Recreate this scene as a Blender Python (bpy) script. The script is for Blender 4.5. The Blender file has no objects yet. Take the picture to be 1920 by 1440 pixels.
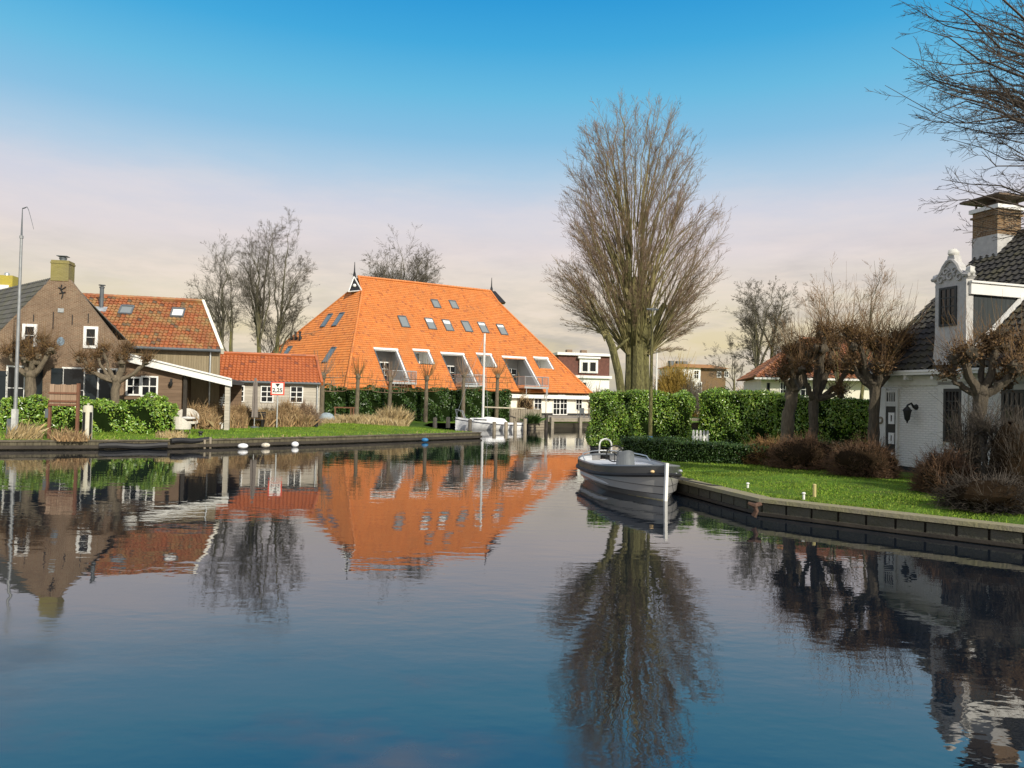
import bpy, math, random
import numpy as np
from mathutils import Vector
from mathutils.geometry import tessellate_polygon
rnd = random.Random(7)
npr = np.random.default_rng(11)
SC = bpy.context.scene
COL = SC.collection
R = math.radians
# ------------------------------------------------------------------ camera
FPX, CX, CY, H = 1400.0, 960.0, 720.0, 2.7
PITCH, ROLL = 28 / 1400, 0.022
CAM = Vector((0, 0, H))
FW = Vector((0, math.cos(PITCH), math.sin(PITCH)))
U0 = Vector((0, -math.sin(PITCH), math.cos(PITCH)))
R0 = Vector((1, 0, 0))
CI = R0 * math.cos(ROLL) + U0 * math.sin(ROLL)
CU = -R0 * math.sin(ROLL) + U0 * math.cos(ROLL)
def ray(px, py):
    return FW + CI * ((px - CX) / FPX) + CU * ((CY - py) / FPX)
def U(px, py, d):                       # surveyed point seen at a pixel, d metres ahead
    r = ray(px, py); return CAM + r * (d / r.y)
def G(px, py, z):                       # the same on a level z
    r = ray(px, py); return CAM + r * ((z - H) / r.z)
def V3(*a): return Vector(a)
# ------------------------------------------------------------------ materials
def new_mat(name):
    m = bpy.data.materials.new(name); m.use_nodes = True
    nt = m.node_tree; b = nt.nodes['Principled BSDF']
    return m, nt, b
class NT:
    def __init__(s, nt): s.nt = nt; s.L = nt.links
    def n(s, t, **kw):
        x = s.nt.nodes.new('ShaderNode' + t)
        for k, v in kw.items():
            if k in x.inputs.keys(): s.inp(x, k, v)
            else: setattr(x, k, v)
        return x
    def inp(s, x, k, v):
        i = x.inputs[k]
        if hasattr(v, 'is_output') or isinstance(v, bpy.types.NodeSocket): s.L.new(v, i)
        else: i.default_value = v
    def math(s, op, a, b=0.0, c=None):
        x = s.nt.nodes.new('ShaderNodeMath'); x.operation = op
        for i, v in enumerate((a, b) if c is None else (a, b, c)):
            if isinstance(v, bpy.types.NodeSocket): s.L.new(v, x.inputs[i])
            else: x.inputs[i].default_value = v
        return x.outputs[0]
    def mix(s, f, a, b, mode='MIX'):
        x = s.nt.nodes.new('ShaderNodeMix'); x.data_type = 'RGBA'; x.blend_type = mode
        for k, v in ((0, f), (6, a), (7, b)):
            if isinstance(v, bpy.types.NodeSocket): s.L.new(v, x.inputs[k])
            else: x.inputs[k].default_value = (v if k == 0 else (*v, 1.0)[:4])
        return x.outputs[2]
    def noise(s, vec, scale, detail=3.0, rough=.55, out='Fac'):
        x = s.nt.nodes.new('ShaderNodeTexNoise'); x.inputs['Scale'].default_value = scale
        x.inputs['Detail'].default_value = detail; x.inputs['Roughness'].default_value = rough
        if vec is not None: s.L.new(vec, x.inputs['Vector'])
        return x.outputs[out]
    def ramp(s, f, stops):
        x = s.nt.nodes.new('ShaderNodeValToRGB'); cr = x.color_ramp
        while len(cr.elements) < len(stops): cr.elements.new(.5)
        for e, (p, c) in zip(cr.elements, stops):
            e.position = p; e.color = (*c, 1.0)[:4] if hasattr(c, '__len__') else (c, c, c, 1)
        s.L.new(f, x.inputs[0]); return x.outputs[0]
    def mapr(s, f, a, b, c=0.0, d=1.0):
        x = s.nt.nodes.new('ShaderNodeMapRange')
        s.L.new(f, x.inputs[0])
        for i, v in enumerate((a, b, c, d)): x.inputs[i + 1].default_value = v
        return x.outputs[0]
    def bump(s, h, strength, dist):
        x = s.nt.nodes.new('ShaderNodeBump'); x.inputs['Strength'].default_value = strength
        x.inputs['Distance'].default_value = dist; s.L.new(h, x.inputs['Height']); return x.outputs[0]
    def scalev(s, vec, v):
        x = s.nt.nodes.new('ShaderNodeVectorMath'); x.operation = 'MULTIPLY'
        s.L.new(vec, x.inputs[0]); x.inputs[1].default_value = v; return x.outputs[0]
def sc(c, k): return tuple(min(1, max(0, x * k)) for x in c)
def M(name, col, rough=.75, var=.25, scale=2.5, bump=0., bscale=30., col2=None, island=0., metal=0., stretch=None, spec=.5, hue=None):
    m, nt, b = new_mat(name); t = NT(nt)
    tc = t.n('TexCoord').outputs['Object']
    v = t.scalev(tc, stretch) if stretch else tc
    f = t.mapr(t.noise(v, scale, 5, .62), .3, .7)
    c = t.mix(f, sc(col, 1 - var), col2 if col2 else sc(col, 1 + var))
    if island:
        g = t.n('NewGeometry').outputs['Random Per Island']
        k = t.mapr(g, 0, 1, 1 - island, 1 + island)
        hs = t.n('HueSaturation'); hs.inputs['Color'].default_value = (1, 1, 1, 1)
        t.L.new(c, hs.inputs['Color']); t.L.new(k, hs.inputs['Value']); c = hs.outputs[0]
        if hue:
            g2 = t.math('FRACT', t.math('MULTIPLY', g, 37.7))
            c = t.mix(t.mapr(g2, .55, 1, 0, 1), c, hue)
    t.L.new(c, b.inputs['Base Color'])
    b.inputs['Roughness'].default_value = rough; b.inputs['Metallic'].default_value = metal
    b.inputs['Specular IOR Level'].default_value = spec
    if bump: t.L.new(t.bump(t.noise(v, bscale, 4), 1.0, bump), b.inputs['Normal'])
    return m
def tile_mat(name, c1, c2, moss=None, mossamt=.0, dark=None, rough=.55):
    m, nt, b = new_mat(name); t = NT(nt)
    uv = t.n('UVMap').outputs[0]
    fl = t.nt.nodes.new('ShaderNodeVectorMath'); fl.operation = 'FLOOR'; t.L.new(uv, fl.inputs[0])
    wn = t.n('TexWhiteNoise', noise_dimensions='2D'); t.L.new(fl.outputs[0], wn.inputs['Vector'])
    c = t.mix(wn.outputs['Value'], c1, c2)
    ob = t.n('TexCoord').outputs['Object']
    c = t.mix(t.mapr(t.noise(ob, .33, 7, .66), .3, .72, 0, .55), c, sc(c1, .62))
    if dark:
        w2 = t.n('TexWhiteNoise', noise_dimensions='3D')
        a = t.nt.nodes.new('ShaderNodeVectorMath'); a.operation = 'ADD'; t.L.new(fl.outputs[0], a.inputs[0]); a.inputs[1].default_value = (7.3, 1.9, 4.4)
        t.L.new(a.outputs[0], w2.inputs['Vector'])
        c = t.mix(t.mapr(w2.outputs['Value'], 1 - dark[1], 1 - dark[1] + .02), c, dark[0])
    if moss:
        c = t.mix(t.math('MULTIPLY', t.mapr(t.noise(ob, 1.3, 6, .7), .45, .62), mossamt), c, moss)
        c = t.mix(t.math('MULTIPLY', t.mapr(t.noise(ob, 5.5, 5, .7), .56, .68), mossamt), c, sc(moss, .35))
    t.L.new(c, b.inputs['Base Color']); b.inputs['Roughness'].default_value = rough
    t.L.new(t.bump(t.noise(ob, 40, 3), .4, .01), b.inputs['Normal'])
    return m
def brick_mat(name, c1, c2, mortar, bw=.21, bh=.065, bump=.01, stain=None, rough=.85, msize=.012):
    m, nt, b = new_mat(name); t = NT(nt)
    uv = t.n('UVMap').outputs[0]; ob = t.n('TexCoord').outputs['Object']
    br = t.n('TexBrick'); t.L.new(uv, br.inputs['Vector'])
    br.inputs['Scale'].default_value = 1; br.inputs['Brick Width'].default_value = bw; br.inputs['Row Height'].default_value = bh
    br.inputs['Mortar Size'].default_value = msize; br.inputs['Mortar Smooth'].default_value = .3; br.inputs['Bias'].default_value = 0
    for k, v in (('Color1', c1), ('Color2', c2), ('Mortar', mortar)): br.inputs[k].default_value = (*v, 1)
    c = br.outputs['Color']
    c = t.mix(t.mapr(t.noise(ob, .9, 5, .65), .35, .7, 0, .5), c, stain or sc(c1, .6))
    c = t.mix(t.mapr(t.noise(ob, 14, 3, .6), .5, .75, 0, .45), c, sc(mortar, 1.05))
    t.L.new(c, b.inputs['Base Color']); b.inputs['Roughness'].default_value = rough
    h = t.math('ADD', t.math('SUBTRACT', 1, br.outputs['Fac']), t.math('MULTIPLY', t.noise(ob, 25, 3), .6))
    t.L.new(t.bump(h, 1, bump), b.inputs['Normal'])
    return m
def plank_mat(name, c1, c2, w=.16, vertical=True, rough=.8, bump=.012, streak=.4):
    m, nt, b = new_mat(name); t = NT(nt)
    uv = t.n('UVMap').outputs[0]; sp = t.n('SeparateXYZ'); t.L.new(uv, sp.inputs[0])
    a, o = (sp.outputs[0], sp.outputs[1]) if vertical else (sp.outputs[1], sp.outputs[0])
    q = t.math('DIVIDE', a, w); idx = t.math('FLOOR', q); fr = t.math('FRACT', q)
    wn = t.n('TexWhiteNoise', noise_dimensions='1D'); t.L.new(idx, wn.inputs['W'])
    c = t.mix(wn.outputs['Value'], c1, c2)
    cv = t.n('CombineXYZ'); t.L.new(t.math('MULTIPLY', a, 22), cv.inputs[0]); t.L.new(t.math('MULTIPLY', o, 1.2), cv.inputs[1]); t.L.new(idx, cv.inputs[2])
    gr = t.noise(cv.outputs[0], 1.0, 4, .6)
    c = t.mix(t.mapr(gr, .35, .7, 0, streak), c, sc(c1, .45))
    t.L.new(c, b.inputs['Base Color']); b.inputs['Roughness'].default_value = rough
    e = t.math('ABSOLUTE', t.math('SUBTRACT', fr, .5))
    if vertical: h = t.mapr(e, .40, .47, 1, 0)
    else: h = t.math('SUBTRACT', 1.0, fr)
    t.L.new(t.bump(t.math('ADD', h, t.math('MULTIPLY', gr, .15)), 1, bump), b.inputs['Normal'])
    return m
# ------------------------------------------------------------------ mesh builder
class Fr:                                # a wall's own frame: along u, up z, out n
    def __init__(s, O, u):
        s.O = Vector((O.x, O.y, 0)); s.u = Vector((u[0], u[1], 0)).normalized(); s.n = Vector((s.u.y, -s.u.x, 0))
    def p(s, a, z, o=0.): return s.O + s.u * a + s.n * o + Vector((0, 0, z))
    def px(s, x, y, o=0.):               # pixel -> (a, z) on the plane, o metres proud
        r = ray(x, y); P = s.O + s.n * o; t = (P - CAM).dot(s.n) / r.dot(s.n)
        q = CAM + r * t; return (q - s.O).dot(s.u), q.z
    def rect(s, x0, y0, x1, y1, o=0.):
        a, zt = s.px(x0, y0, o); b, zb = s.px(x1, y1, o); return a, b, zb, zt
class MB:
    def __init__(s): s.v = []; s.f = []; s.mi = []; s.cur = 0; s.sm = []; s.smooth = False; s.np = []
    def add(s, vs, fs):
        k = len(s.v); s.v.extend([tuple(x) for x in vs])
        for f in fs: s.f.append([k + i for i in f]); s.mi.append(s.cur); s.sm.append(s.smooth)
        return s
    def poly(s, *p): return s.add(p, [list(range(len(p)))])
    def hexa(s, b, t):                   # bottom loop, top loop (same order, ccw seen from above)
        n = len(b); fs = [list(range(n))[::-1], [n + i for i in range(n)]]
        for i in range(n): j = (i + 1) % n; fs.append([i, j, n + j, n + i])
        return s.add(list(b) + list(t), fs)
    def fbox(s, F, a0, a1, z0, z1, o0, o1):
        P = lambda z: [F.p(a0, z, o1), F.p(a1, z, o1), F.p(a1, z, o0), F.p(a0, z, o0)]
        return s.hexa(P(z0), P(z1))
    def box(s, c, sx, sy, sz, rz=0.):    # c = centre of the base
        cu, su = math.cos(rz), math.sin(rz)
        P = lambda z: [Vector((c[0] + x * cu - y * su, c[1] + x * su + y * cu, c[2] + z)) for x, y in ((-sx/2, -sy/2), (sx/2, -sy/2), (sx/2, sy/2), (-sx/2, sy/2))]
        return s.hexa(P(0), P(sz))
    def fpoly(s, F, pts, o0, o1):        # extruded outline on a wall frame, pts (a,z) ccw seen from outside
        n = len(pts); vs = [F.p(a, z, o1) for a, z in pts] + [F.p(a, z, o0) for a, z in pts]
        fs = [list(range(n)), [n + i for i in range(n)][::-1]]
        for i in range(n): j = (i + 1) % n; fs.append([j, i, n + i, n + j])
        return s.add(vs, fs)
    def tube(s, pts, rad, k=8, cap=True):
        pts = [Vector(p) for p in pts]; n = len(pts)
        if not hasattr(rad, '__len__'): rad = [rad] * n
        vs = []; ref = None
        for i, p in enumerate(pts):
            t = (pts[min(i + 1, n - 1)] - pts[max(i - 1, 0)]).normalized()
            if ref is None:
                ref = Vector((1, 0, 0)) if abs(t.x) < .8 else Vector((0, 1, 0))
            a = (ref - t * ref.dot(t)).normalized(); ref = a; b = t.cross(a)
            for q in range(k):
                th = 2 * math.pi * q / k; vs.append(p + (a * math.cos(th) + b * math.sin(th)) * rad[i])
        fs = [[i * k + q, i * k + (q + 1) % k, (i + 1) * k + (q + 1) % k, (i + 1) * k + q] for i in range(n - 1) for q in range(k)]
        if cap: fs += [list(range(k))[::-1], [(n - 1) * k + q for q in range(k)]]
        o = s.smooth; s.smooth = True; s.add(vs, fs); s.smooth = o
        return s
    def gnarl(s, pts, rad, k=10, amt=.16):  # a knotty limb: every ring bulges differently
        i0 = len(s.v); s.tube(pts, rad, k); n = len(pts)
        for i in range(n):
            c = Vector(pts[i]); sw = 1 + rnd.uniform(-amt * .5, amt * .5)
            for q in range(k):
                v = Vector(s.v[i0 + i * k + q]); s.v[i0 + i * k + q] = tuple(c + (v - c) * (sw + rnd.uniform(-amt, amt)))
        return s
    def lathe(s, c, prof, k=16):         # prof: (r, z)
        pts = [Vector((c[0], c[1], c[2] + z)) for r, z in prof]
        vs = [p + Vector((math.cos(2*math.pi*q/k) * r, math.sin(2*math.pi*q/k) * r, 0)) for p, (r, z) in zip(pts, prof) for q in range(k)]
        n = len(prof)
        fs = [[i*k+q, i*k+(q+1)%k, (i+1)*k+(q+1)%k, (i+1)*k+q] for i in range(n-1) for q in range(k)]
        fs += [list(range(k))[::-1], [(n-1)*k+q for q in range(k)]]
        o = s.smooth; s.smooth = True; s.add(vs, fs); s.smooth = o
        return s
    def blob(s, c, rx, ry, rz, nu=14, nv=9, jit=0., rot=0.):
        vs = []; cr, sr = math.cos(rot), math.sin(rot)
        for j in range(nv + 1):
            ph = -math.pi/2 + math.pi * j / nv
            for i in range(nu):
                th = 2*math.pi*i/nu; q = 1 + jit * (rnd.random() - .5)
                x, y = math.cos(ph)*math.cos(th)*rx*q, math.cos(ph)*math.sin(th)*ry*q
                vs.append((c[0] + x*cr - y*sr, c[1] + x*sr + y*cr, c[2] + math.sin(ph)*rz*q))
        fs = [[j*nu+i, j*nu+(i+1)%nu, (j+1)*nu+(i+1)%nu, (j+1)*nu+i] for j in range(nv) for i in range(nu)]
        o = s.smooth; s.smooth = True; s.add(vs, fs); s.smooth = o
        return s
    def arr(s, v, f, uv=None, smooth=False):   # numpy block: v (n,3), f (m,k)
        s.np.append((np.asarray(v, float), np.asarray(f, int), s.cur, smooth, uv)); return s
    def build(s, name, mats, parent=None, base=None):
        if not isinstance(mats, (list, tuple)): mats = [mats]
        org = Vector(base) if base is not None else Vector((0, 0, 0))
        if parent is not None: org = wloc(parent)
        V = [np.array(s.v, float).reshape(-1, 3)]; loops = []; sizes = []; mi = list(s.mi); sm = list(s.sm)
        for f in s.f: loops.extend(f); sizes.append(len(f))
        loops = [np.array(loops, int)]; sizes = [np.array(sizes, int)]; mi = [np.array(mi, int)]; sm = [np.array(sm, bool)]
        off = len(s.v); uvs = []
        for v, f, m, smo, uv in s.np:
            V.append(v); loops.append((f + off).ravel()); sizes.append(np.full(len(f), f.shape[1]))
            mi.append(np.full(len(f), m)); sm.append(np.full(len(f), smo)); off += len(v)
        V = np.concatenate(V); loops = np.concatenate(loops); sizes = np.concatenate(sizes); mi = np.concatenate(mi); sm = np.concatenate(sm)
        me = bpy.data.meshes.new(name)
        me.vertices.add(len(V)); me.vertices.foreach_set('co', (V - np.array(org)).ravel())
        me.loops.add(len(loops)); me.loops.foreach_set('vertex_index', loops)
        st = np.concatenate([[0], np.cumsum(sizes)[:-1]]).astype(int)
        me.polygons.add(len(sizes)); me.polygons.foreach_set('loop_start', st)
        me.polygons.foreach_set('material_index', mi); me.polygons.foreach_set('use_smooth', sm)
        me.update(calc_edges=True)
        for m in mats: me.materials.append(m)
        if len(sizes) < 60000:
            nr = np.empty(len(sizes) * 3); me.polygons.foreach_get('normal', nr); nr = nr.reshape(-1, 3)
            t = np.stack([-nr[:, 1], nr[:, 0], np.zeros(len(nr))], 1); ln = np.linalg.norm(t, axis=1)
            flat = ln < .05; t[flat] = (1, 0, 0); ln[flat] = 1; t /= ln[:, None]
            bt = np.cross(nr, t); pi = np.repeat(np.arange(len(sizes)), sizes); P = V[loops]
            uv = np.stack([(P * t[pi]).sum(1), (P * bt[pi]).sum(1)], 1)
            if s.np and s.np[0][4] is not None:
                k = len(loops)
                for blk in reversed(s.np):
                    n_ = blk[1].size
                    if blk[4] is not None: uv[k - n_:k] = blk[4][blk[1].ravel()]
                    k -= n_
            lay = me.uv_layers.new(name='UVMap'); lay.data.foreach_set('uv', uv.ravel())
        if len(sizes) < 60000 and sm.any(): me.set_sharp_from_angle(angle=R(38))
        me.validate()
        o = bpy.data.objects.new(name, me); COL.objects.link(o)
        if parent is not None: o.parent = parent
        else: o.location = org
        return o
def wloc(o):
    l = Vector(o.location)
    while o.parent is not None: o = o.parent; l = l + Vector(o.location)
    return l
def tag(o, label, cat=None, group=None, kind=None):
    if label: o['label'] = label
    if cat: o['category'] = cat
    if group: o['group'] = group
    if kind: o['kind'] = kind
    return o
def thing(name, label, cat, base, group=None):
    o = bpy.data.objects.new(name, None); COL.objects.link(o); o.location = Vector(base); o.empty_display_size = .3
    return tag(o, label, cat, group)
def solo(mb, name, mats, base, label, cat, group=None): return tag(mb.build(name, mats, None, base), label, cat, group)
def struct(mb, name, mats): o = mb.build(name, mats); o['kind'] = 'structure'; return o
def copy_thing(o, loc, label=None, rz=0., scale=None):
    def cp(q, par):
        c = q.copy(); COL.objects.link(c); c.parent = par
        for k in [x for x in bpy.data.objects if x.parent == q]: cp(k, c)
        return c
    c = cp(o, None); c.location = Vector(loc); c.rotation_euler.z = rz
    if scale: c.scale = (scale,) * 3
    if label: c['label'] = label
    return c
# ------------------------------------------------------------------ roofs with real pantiles
class Plane:                             # roof plane: a along the eave, b up the slope, from three points
    def __init__(s, P, Q, T):            # P->Q eave (left to right seen from outside), T above
        s.O = Vector(P); s.a = (Vector(Q) - s.O).normalized(); up = Vector(T) - s.O
        s.b = (up - s.a * up.dot(s.a)).normalized(); s.n = s.a.cross(s.b).normalized()
    def uv(s, p): d = Vector(p) - s.O; return d.dot(s.a), d.dot(s.b)
    def p(s, a, b, o=0.): return s.O + s.a * a + s.b * b + s.n * o
    def px(s, x, y):
        r = ray(x, y); t = (s.O - CAM).dot(s.n) / r.dot(s.n); return s.uv(CAM + r * t)
    def box(s, mb, a0, a1, b0, b1, o0, o1):
        P = lambda o: [s.p(a0, b0, o), s.p(a1, b0, o), s.p(a1, b1, o), s.p(a0, b1, o)]
        return mb.hexa(P(o0), P(o1))
def pantiles(mb, pl, poly, w=.25, h=.33, amp=.028, lip=.055, holes=(), seg=5, wob=0.):
    pts = [pl.uv(p) for p in poly]; n = len(pts)
    bmin = min(p[1] for p in pts); bmax = max(p[1] for p in pts)
    def span(b):
        xs = []
        for i in range(n):
            (x0, y0), (x1, y1) = pts[i], pts[(i + 1) % n]
            if abs(y1 - y0) > 1e-6 and min(y0, y1) - 1e-6 <= b <= max(y0, y1) + 1e-6: xs.append(x0 + (x1 - x0) * (b - y0) / (y1 - y0))
        return (min(xs), max(xs)) if xs else None
    rows = int(math.ceil((bmax - bmin) / h)); VV = []; FF = []; UV = []; k = 0
    O, A, B, N = (np.array(x) for x in (pl.O, pl.a, pl.b, pl.n))
    for j in range(rows):
        b0 = bmin + j * h; b1 = min(b0 + h, bmax)
        s0 = span(b0 + 1e-4); s1 = span(b1 - 1e-4)
        if not s0 or not s1: continue
        lo, hi = min(s0[0], s1[0]), max(s0[1], s1[1]); st = w / seg
        us = np.arange(math.floor(lo / st), math.ceil(hi / st) + 1) * st
        if len(us) < 2: continue
        ph = us / w * 2 * math.pi
        wave = amp * (np.sin(ph) + .25 * np.sin(2 * ph))
        wb = wob * (npr.random(len(us)) - .5)
        ring = []
        for b, s_, off in ((b0 - .02, s0, lip - .02), (b0 - .02, s0, lip), (b1, s1, .012)):
            u = np.clip(us, s_[0], s_[1])
            ring.append(O + u[:, None] * A + b * B + (wave + off + wb)[:, None] * N)
            UV.append(np.stack([us / w, np.full(len(us), j + (.02 if b < b0 else .98))], 1))
        VV += ring; m = len(us); i = np.arange(m - 1)
        mid = (us[:-1] + us[1:]) / 2; keep = np.ones(m - 1, bool)
        for (h0, h1, g0, g1) in holes:
            if g0 < (b0 + b1) / 2 < g1: keep &= ~((mid > h0) & (mid < h1))
        i = i[keep]
        for r_ in (0, 1):
            q = k + r_ * m + i; FF.append(np.stack([q, q + 1, q + 1 + m, q + m], 1))
        k += 3 * m
    mb.arr(np.concatenate(VV), np.concatenate(FF), uv=np.concatenate(UV))
    return mb
def ridge(mb, p, q, r=.13, step=.4):     # ridge/hip caps, one overlapping piece per step
    p = Vector(p); q = Vector(q); L = (q - p).length; n = max(1, int(L / step)); d = (q - p) / n
    for i in range(n): mb.tube([p + d * i, p + d * (i + 1.08)], [r, r * .86], 8, True)
    return mb
# ------------------------------------------------------------------ foliage and twigs
def leaves(mb, pos, nor, size, asp=.42, spread=.62):
    n = len(pos); pos = np.asarray(pos, float); nor = np.asarray(nor, float)
    nn = nor + npr.normal(0, spread, (n, 3)); nn /= np.linalg.norm(nn, axis=1)[:, None] + 1e-9
    d = npr.normal(0, 1, (n, 3)); d[:, 2] -= .35; d -= (d * nn).sum(1)[:, None] * nn; d /= np.linalg.norm(d, axis=1)[:, None] + 1e-9
    e = np.cross(nn, d); L = size * (.6 + .8 * npr.random(n))[:, None]; W = L * asp
    v = np.stack([pos - d * L * .5, pos + e * W * .5 - nn * W * .12, pos + d * L * .5 - nn * L * .15, pos - e * W * .5 - nn * W * .12], 1).reshape(-1, 3)
    mb.arr(v, np.arange(n * 4).reshape(-1, 4)); return mb
def blades(mb, pos, hgt, wid, lean=.35, bias=(0, 0)):
    pos = np.asarray(pos, float); n = len(pos)
    hh = (hgt * (.45 + .8 * npr.random(n)))[:, None]; a = npr.random(n) * 2 * math.pi
    ln = npr.normal(0, lean, (n, 2)) + np.array(bias); up = np.concatenate([ln, np.ones((n, 1))], 1); up /= np.linalg.norm(up, axis=1)[:, None]
    e = np.stack([np.cos(a), np.sin(a), np.zeros(n)], 1) * wid * .5
    mid = pos + up * hh * .55; tip = pos + up * hh; tip[:, :2] += ln * hh * .35; tip[:, 2] -= (np.linalg.norm(ln, axis=1)[:, None] * hh * .2)[:, 0]
    v = np.stack([pos - e, pos + e, mid + e * .7, tip, mid - e * .7], 1).reshape(-1, 3)
    mb.arr(v, np.arange(n * 5).reshape(-1, 5)); return mb
class Twigs:
    def __init__(s): s.P = {}
    def add(s, pts, r0, r1):
        k = 3 if r0 < .03 else (5 if r0 < .09 else 9)
        s.P.setdefault((len(pts), k), []).append((pts, r0, r1))
    def flush(s, mb):
        for (n, k), lst in s.P.items():
            P = np.array([x[0] for x in lst]); m = len(P)
            t_ = np.linspace(0, 1, n)[None, :]
            rr = np.array([x[1] for x in lst])[:, None] * (1 - t_) + np.array([x[2] for x in lst])[:, None] * t_
            T = np.gradient(P, axis=1); T /= np.linalg.norm(T, axis=2)[..., None] + 1e-9
            ov = P[:, -1] - P[:, 0]; ov /= np.linalg.norm(ov, axis=1)[:, None] + 1e-9
            ax = np.where((np.abs(ov[:, 0]) < .6)[:, None], np.array([1., 0, 0]), np.array([0, 1., 0]))
            A = np.cross(T, ax[:, None, :]); A /= np.linalg.norm(A, axis=2)[..., None] + 1e-9; B = np.cross(T, A)
            th = np.arange(k) * 2 * math.pi / k
            ring = P[:, :, None, :] + rr[:, :, None, None] * (A[:, :, None, :] * np.cos(th)[None, None, :, None] + B[:, :, None, :] * np.sin(th)[None, None, :, None])
            idx = np.arange(m * n * k).reshape(m, n, k)
            a = idx[:, :-1, :]; b = idx[:, 1:, :]
            f = np.stack([a, np.roll(a, -1, 2), np.roll(b, -1, 2), b], -1).reshape(-1, 4)
            mb.arr(ring.reshape(-1, 3), f, smooth=True)
        return mb
def bez(p, c, q, n, jit=0.):
    t = np.linspace(0, 1, n)[:, None]; p, c, q = (np.array(x, float) for x in (p, c, q))
    b = (1 - t) ** 2 * p + 2 * t * (1 - t) * c + t * t * q
    if jit:
        j = npr.normal(0, jit, b.shape); j[0] = 0; b = b + j * np.linspace(0, 1, n)[:, None]
    return b
def branch(tw, pts, r0, r1, lv, prm):
    tw.add(pts, r0, r1)
    if lv >= len(prm['n']): return
    n = prm['n'][lv]; L = np.linalg.norm(pts[-1] - pts[0]); m = len(pts)
    for _ in range(n if isinstance(n, int) else int(n * L + rnd.random())):
        t = rnd.uniform(prm['t0'][lv], .99); f = t * (m - 1); i = min(int(f), m - 2); f -= i
        p = pts[i] * (1 - f) + pts[i + 1] * f; d = pts[i + 1] - pts[i]; d /= np.linalg.norm(d) + 1e-9
        w = npr.normal(0, 1, 3); w -= w.dot(d) * d; w /= np.linalg.norm(w)
        a = R(rnd.uniform(*prm['ang'][lv])); e = d * math.cos(a) + w * math.sin(a)
        l = prm['len'][lv] * L * (1.2 - t * .8) * rnd.uniform(.5, 1.2); l = min(l, prm.get('max', 99) / (lv + 1))
        q = p + e * l; up = prm['up'][lv]
        q[2] += up * l; c = p + e * l * .5 - np.array([0, 0, up * l * .22])
        rl = (r0 * (1 - t) + r1 * t); rc = max(prm['rmin'], min(rl * .7, rl * prm['rk']))
        branch(tw, bez(p, c, q, 5 if lv == 0 else 4, prm['jit'] * l), rc, max(prm['rmin'] * .6, rc * .3), lv + 1, prm)
# ------------------------------------------------------------------ light, sky, camera
SUN_EL, SUN_AZ = 31.0, 35.0              # azimuth: degrees to the right of straight behind the camera
w = bpy.data.worlds.new('World'); SC.world = w; w.use_nodes = True
t = NT(w.node_tree); bg = w.node_tree.nodes['Background']
gen = t.n('TexCoord').outputs['Generated']
sp = t.n('SeparateXYZ'); t.L.new(gen, sp.inputs[0]); zz = sp.outputs[2]
el = t.math('MULTIPLY', t.math('ARCSINE', zz), 180 / math.pi)
def lin(r, g, b): return tuple((x / 255 / 12.92 if x / 255 <= .04045 else ((x / 255 + .055) / 1.055) ** 2.4) for x in (r, g, b))
e01 = t.mapr(el, 0, 60)
grad = t.ramp(e01, [(0, lin(196, 188, 172)), (.07, lin(228, 212, 172)), (.13, lin(229, 218, 198)), (.185, lin(227, 218, 219)), (.235, lin(212, 214, 226)),
                    (.275, lin(178, 206, 229)), (.32, lin(138, 194, 228)), (.37, lin(106, 188, 227)), (.425, lin(68, 171, 223)), (.48, lin(42, 154, 217)), (.56, lin(22, 112, 205)), (.72, lin(10, 80, 190)), (1, lin(8, 60, 165))])
st = t.scalev(gen, (1, 1, 4.6))
n1 = t.noise(st, 3.1, 6, .6); n2 = t.noise(st, 6.5, 6, .62)
low = t.mapr(el, 3, 13, 1, 0)
cl = t.math('MULTIPLY', t.mapr(n1, .44, .56, 0, 1), low)
xr = t.mapr(sp.outputs[0], -.4, .35, .5, 1)
c = t.mix(t.math('MULTIPLY', t.math('MULTIPLY', cl, xr), .8), grad, lin(168, 165, 170))
warm = t.math('MULTIPLY', t.mapr(n2, .50, .66, 0, .85), t.mapr(el, 3, 11, 1, 0))
c = t.mix(warm, c, lin(250, 226, 172))
wisp = t.math('MULTIPLY', t.mapr(n2, .42, .68, 0, .6), t.mapr(el, 9, 18, 1, 0))
c = t.mix(wisp, c, lin(242, 228, 222))
sky = t.n('TexSky'); sky.sky_type = 'NISHITA'; sky.sun_disc = False
sky.sun_elevation = R(SUN_EL); sky.sun_rotation = R(180 - SUN_AZ)
ns = t.mix(1.0, sky.outputs[0], (.10, .10, .10), 'MULTIPLY')
hi = t.math('MAXIMUM', t.mapr(el, 33, 41, 0, 1), t.math('MULTIPLY', t.mapr(sp.outputs[1], .25, -.2, 0, 1), t.mapr(el, 8, 25, 0, 1)))
n3 = t.noise(gen, 2.2, 6, .6)
c = t.mix(t.math('MULTIPLY', hi, t.mapr(n3, .36, .56, 0, .92)), c, (.86, .84, .81))
c = t.mix(.04, c, ns)
t.L.new(c, bg.inputs[0]); bg.inputs[1].default_value = 1.0
sun = bpy.data.lights.new('sun', 'SUN'); sun.energy = 4.8; sun.angle = R(.5); sun.color = (1, .93, .80)
so = bpy.data.objects.new('sun', sun); COL.objects.link(so)
a, e = R(SUN_AZ), R(SUN_EL)
SUND = Vector((math.sin(a) * math.cos(e), -math.cos(a) * math.cos(e), math.sin(e)))
so.rotation_euler = SUND.to_track_quat('Z', 'Y').to_euler(); so.location = (20, -60, 40)
cam = bpy.data.cameras.new('camera'); cam.sensor_width = 36; cam.lens = 36 * FPX / 1920; cam.clip_end = 5000; cam.clip_start = .1
co = bpy.data.objects.new('camera', cam); COL.objects.link(co); SC.camera = co
from mathutils import Matrix
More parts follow.
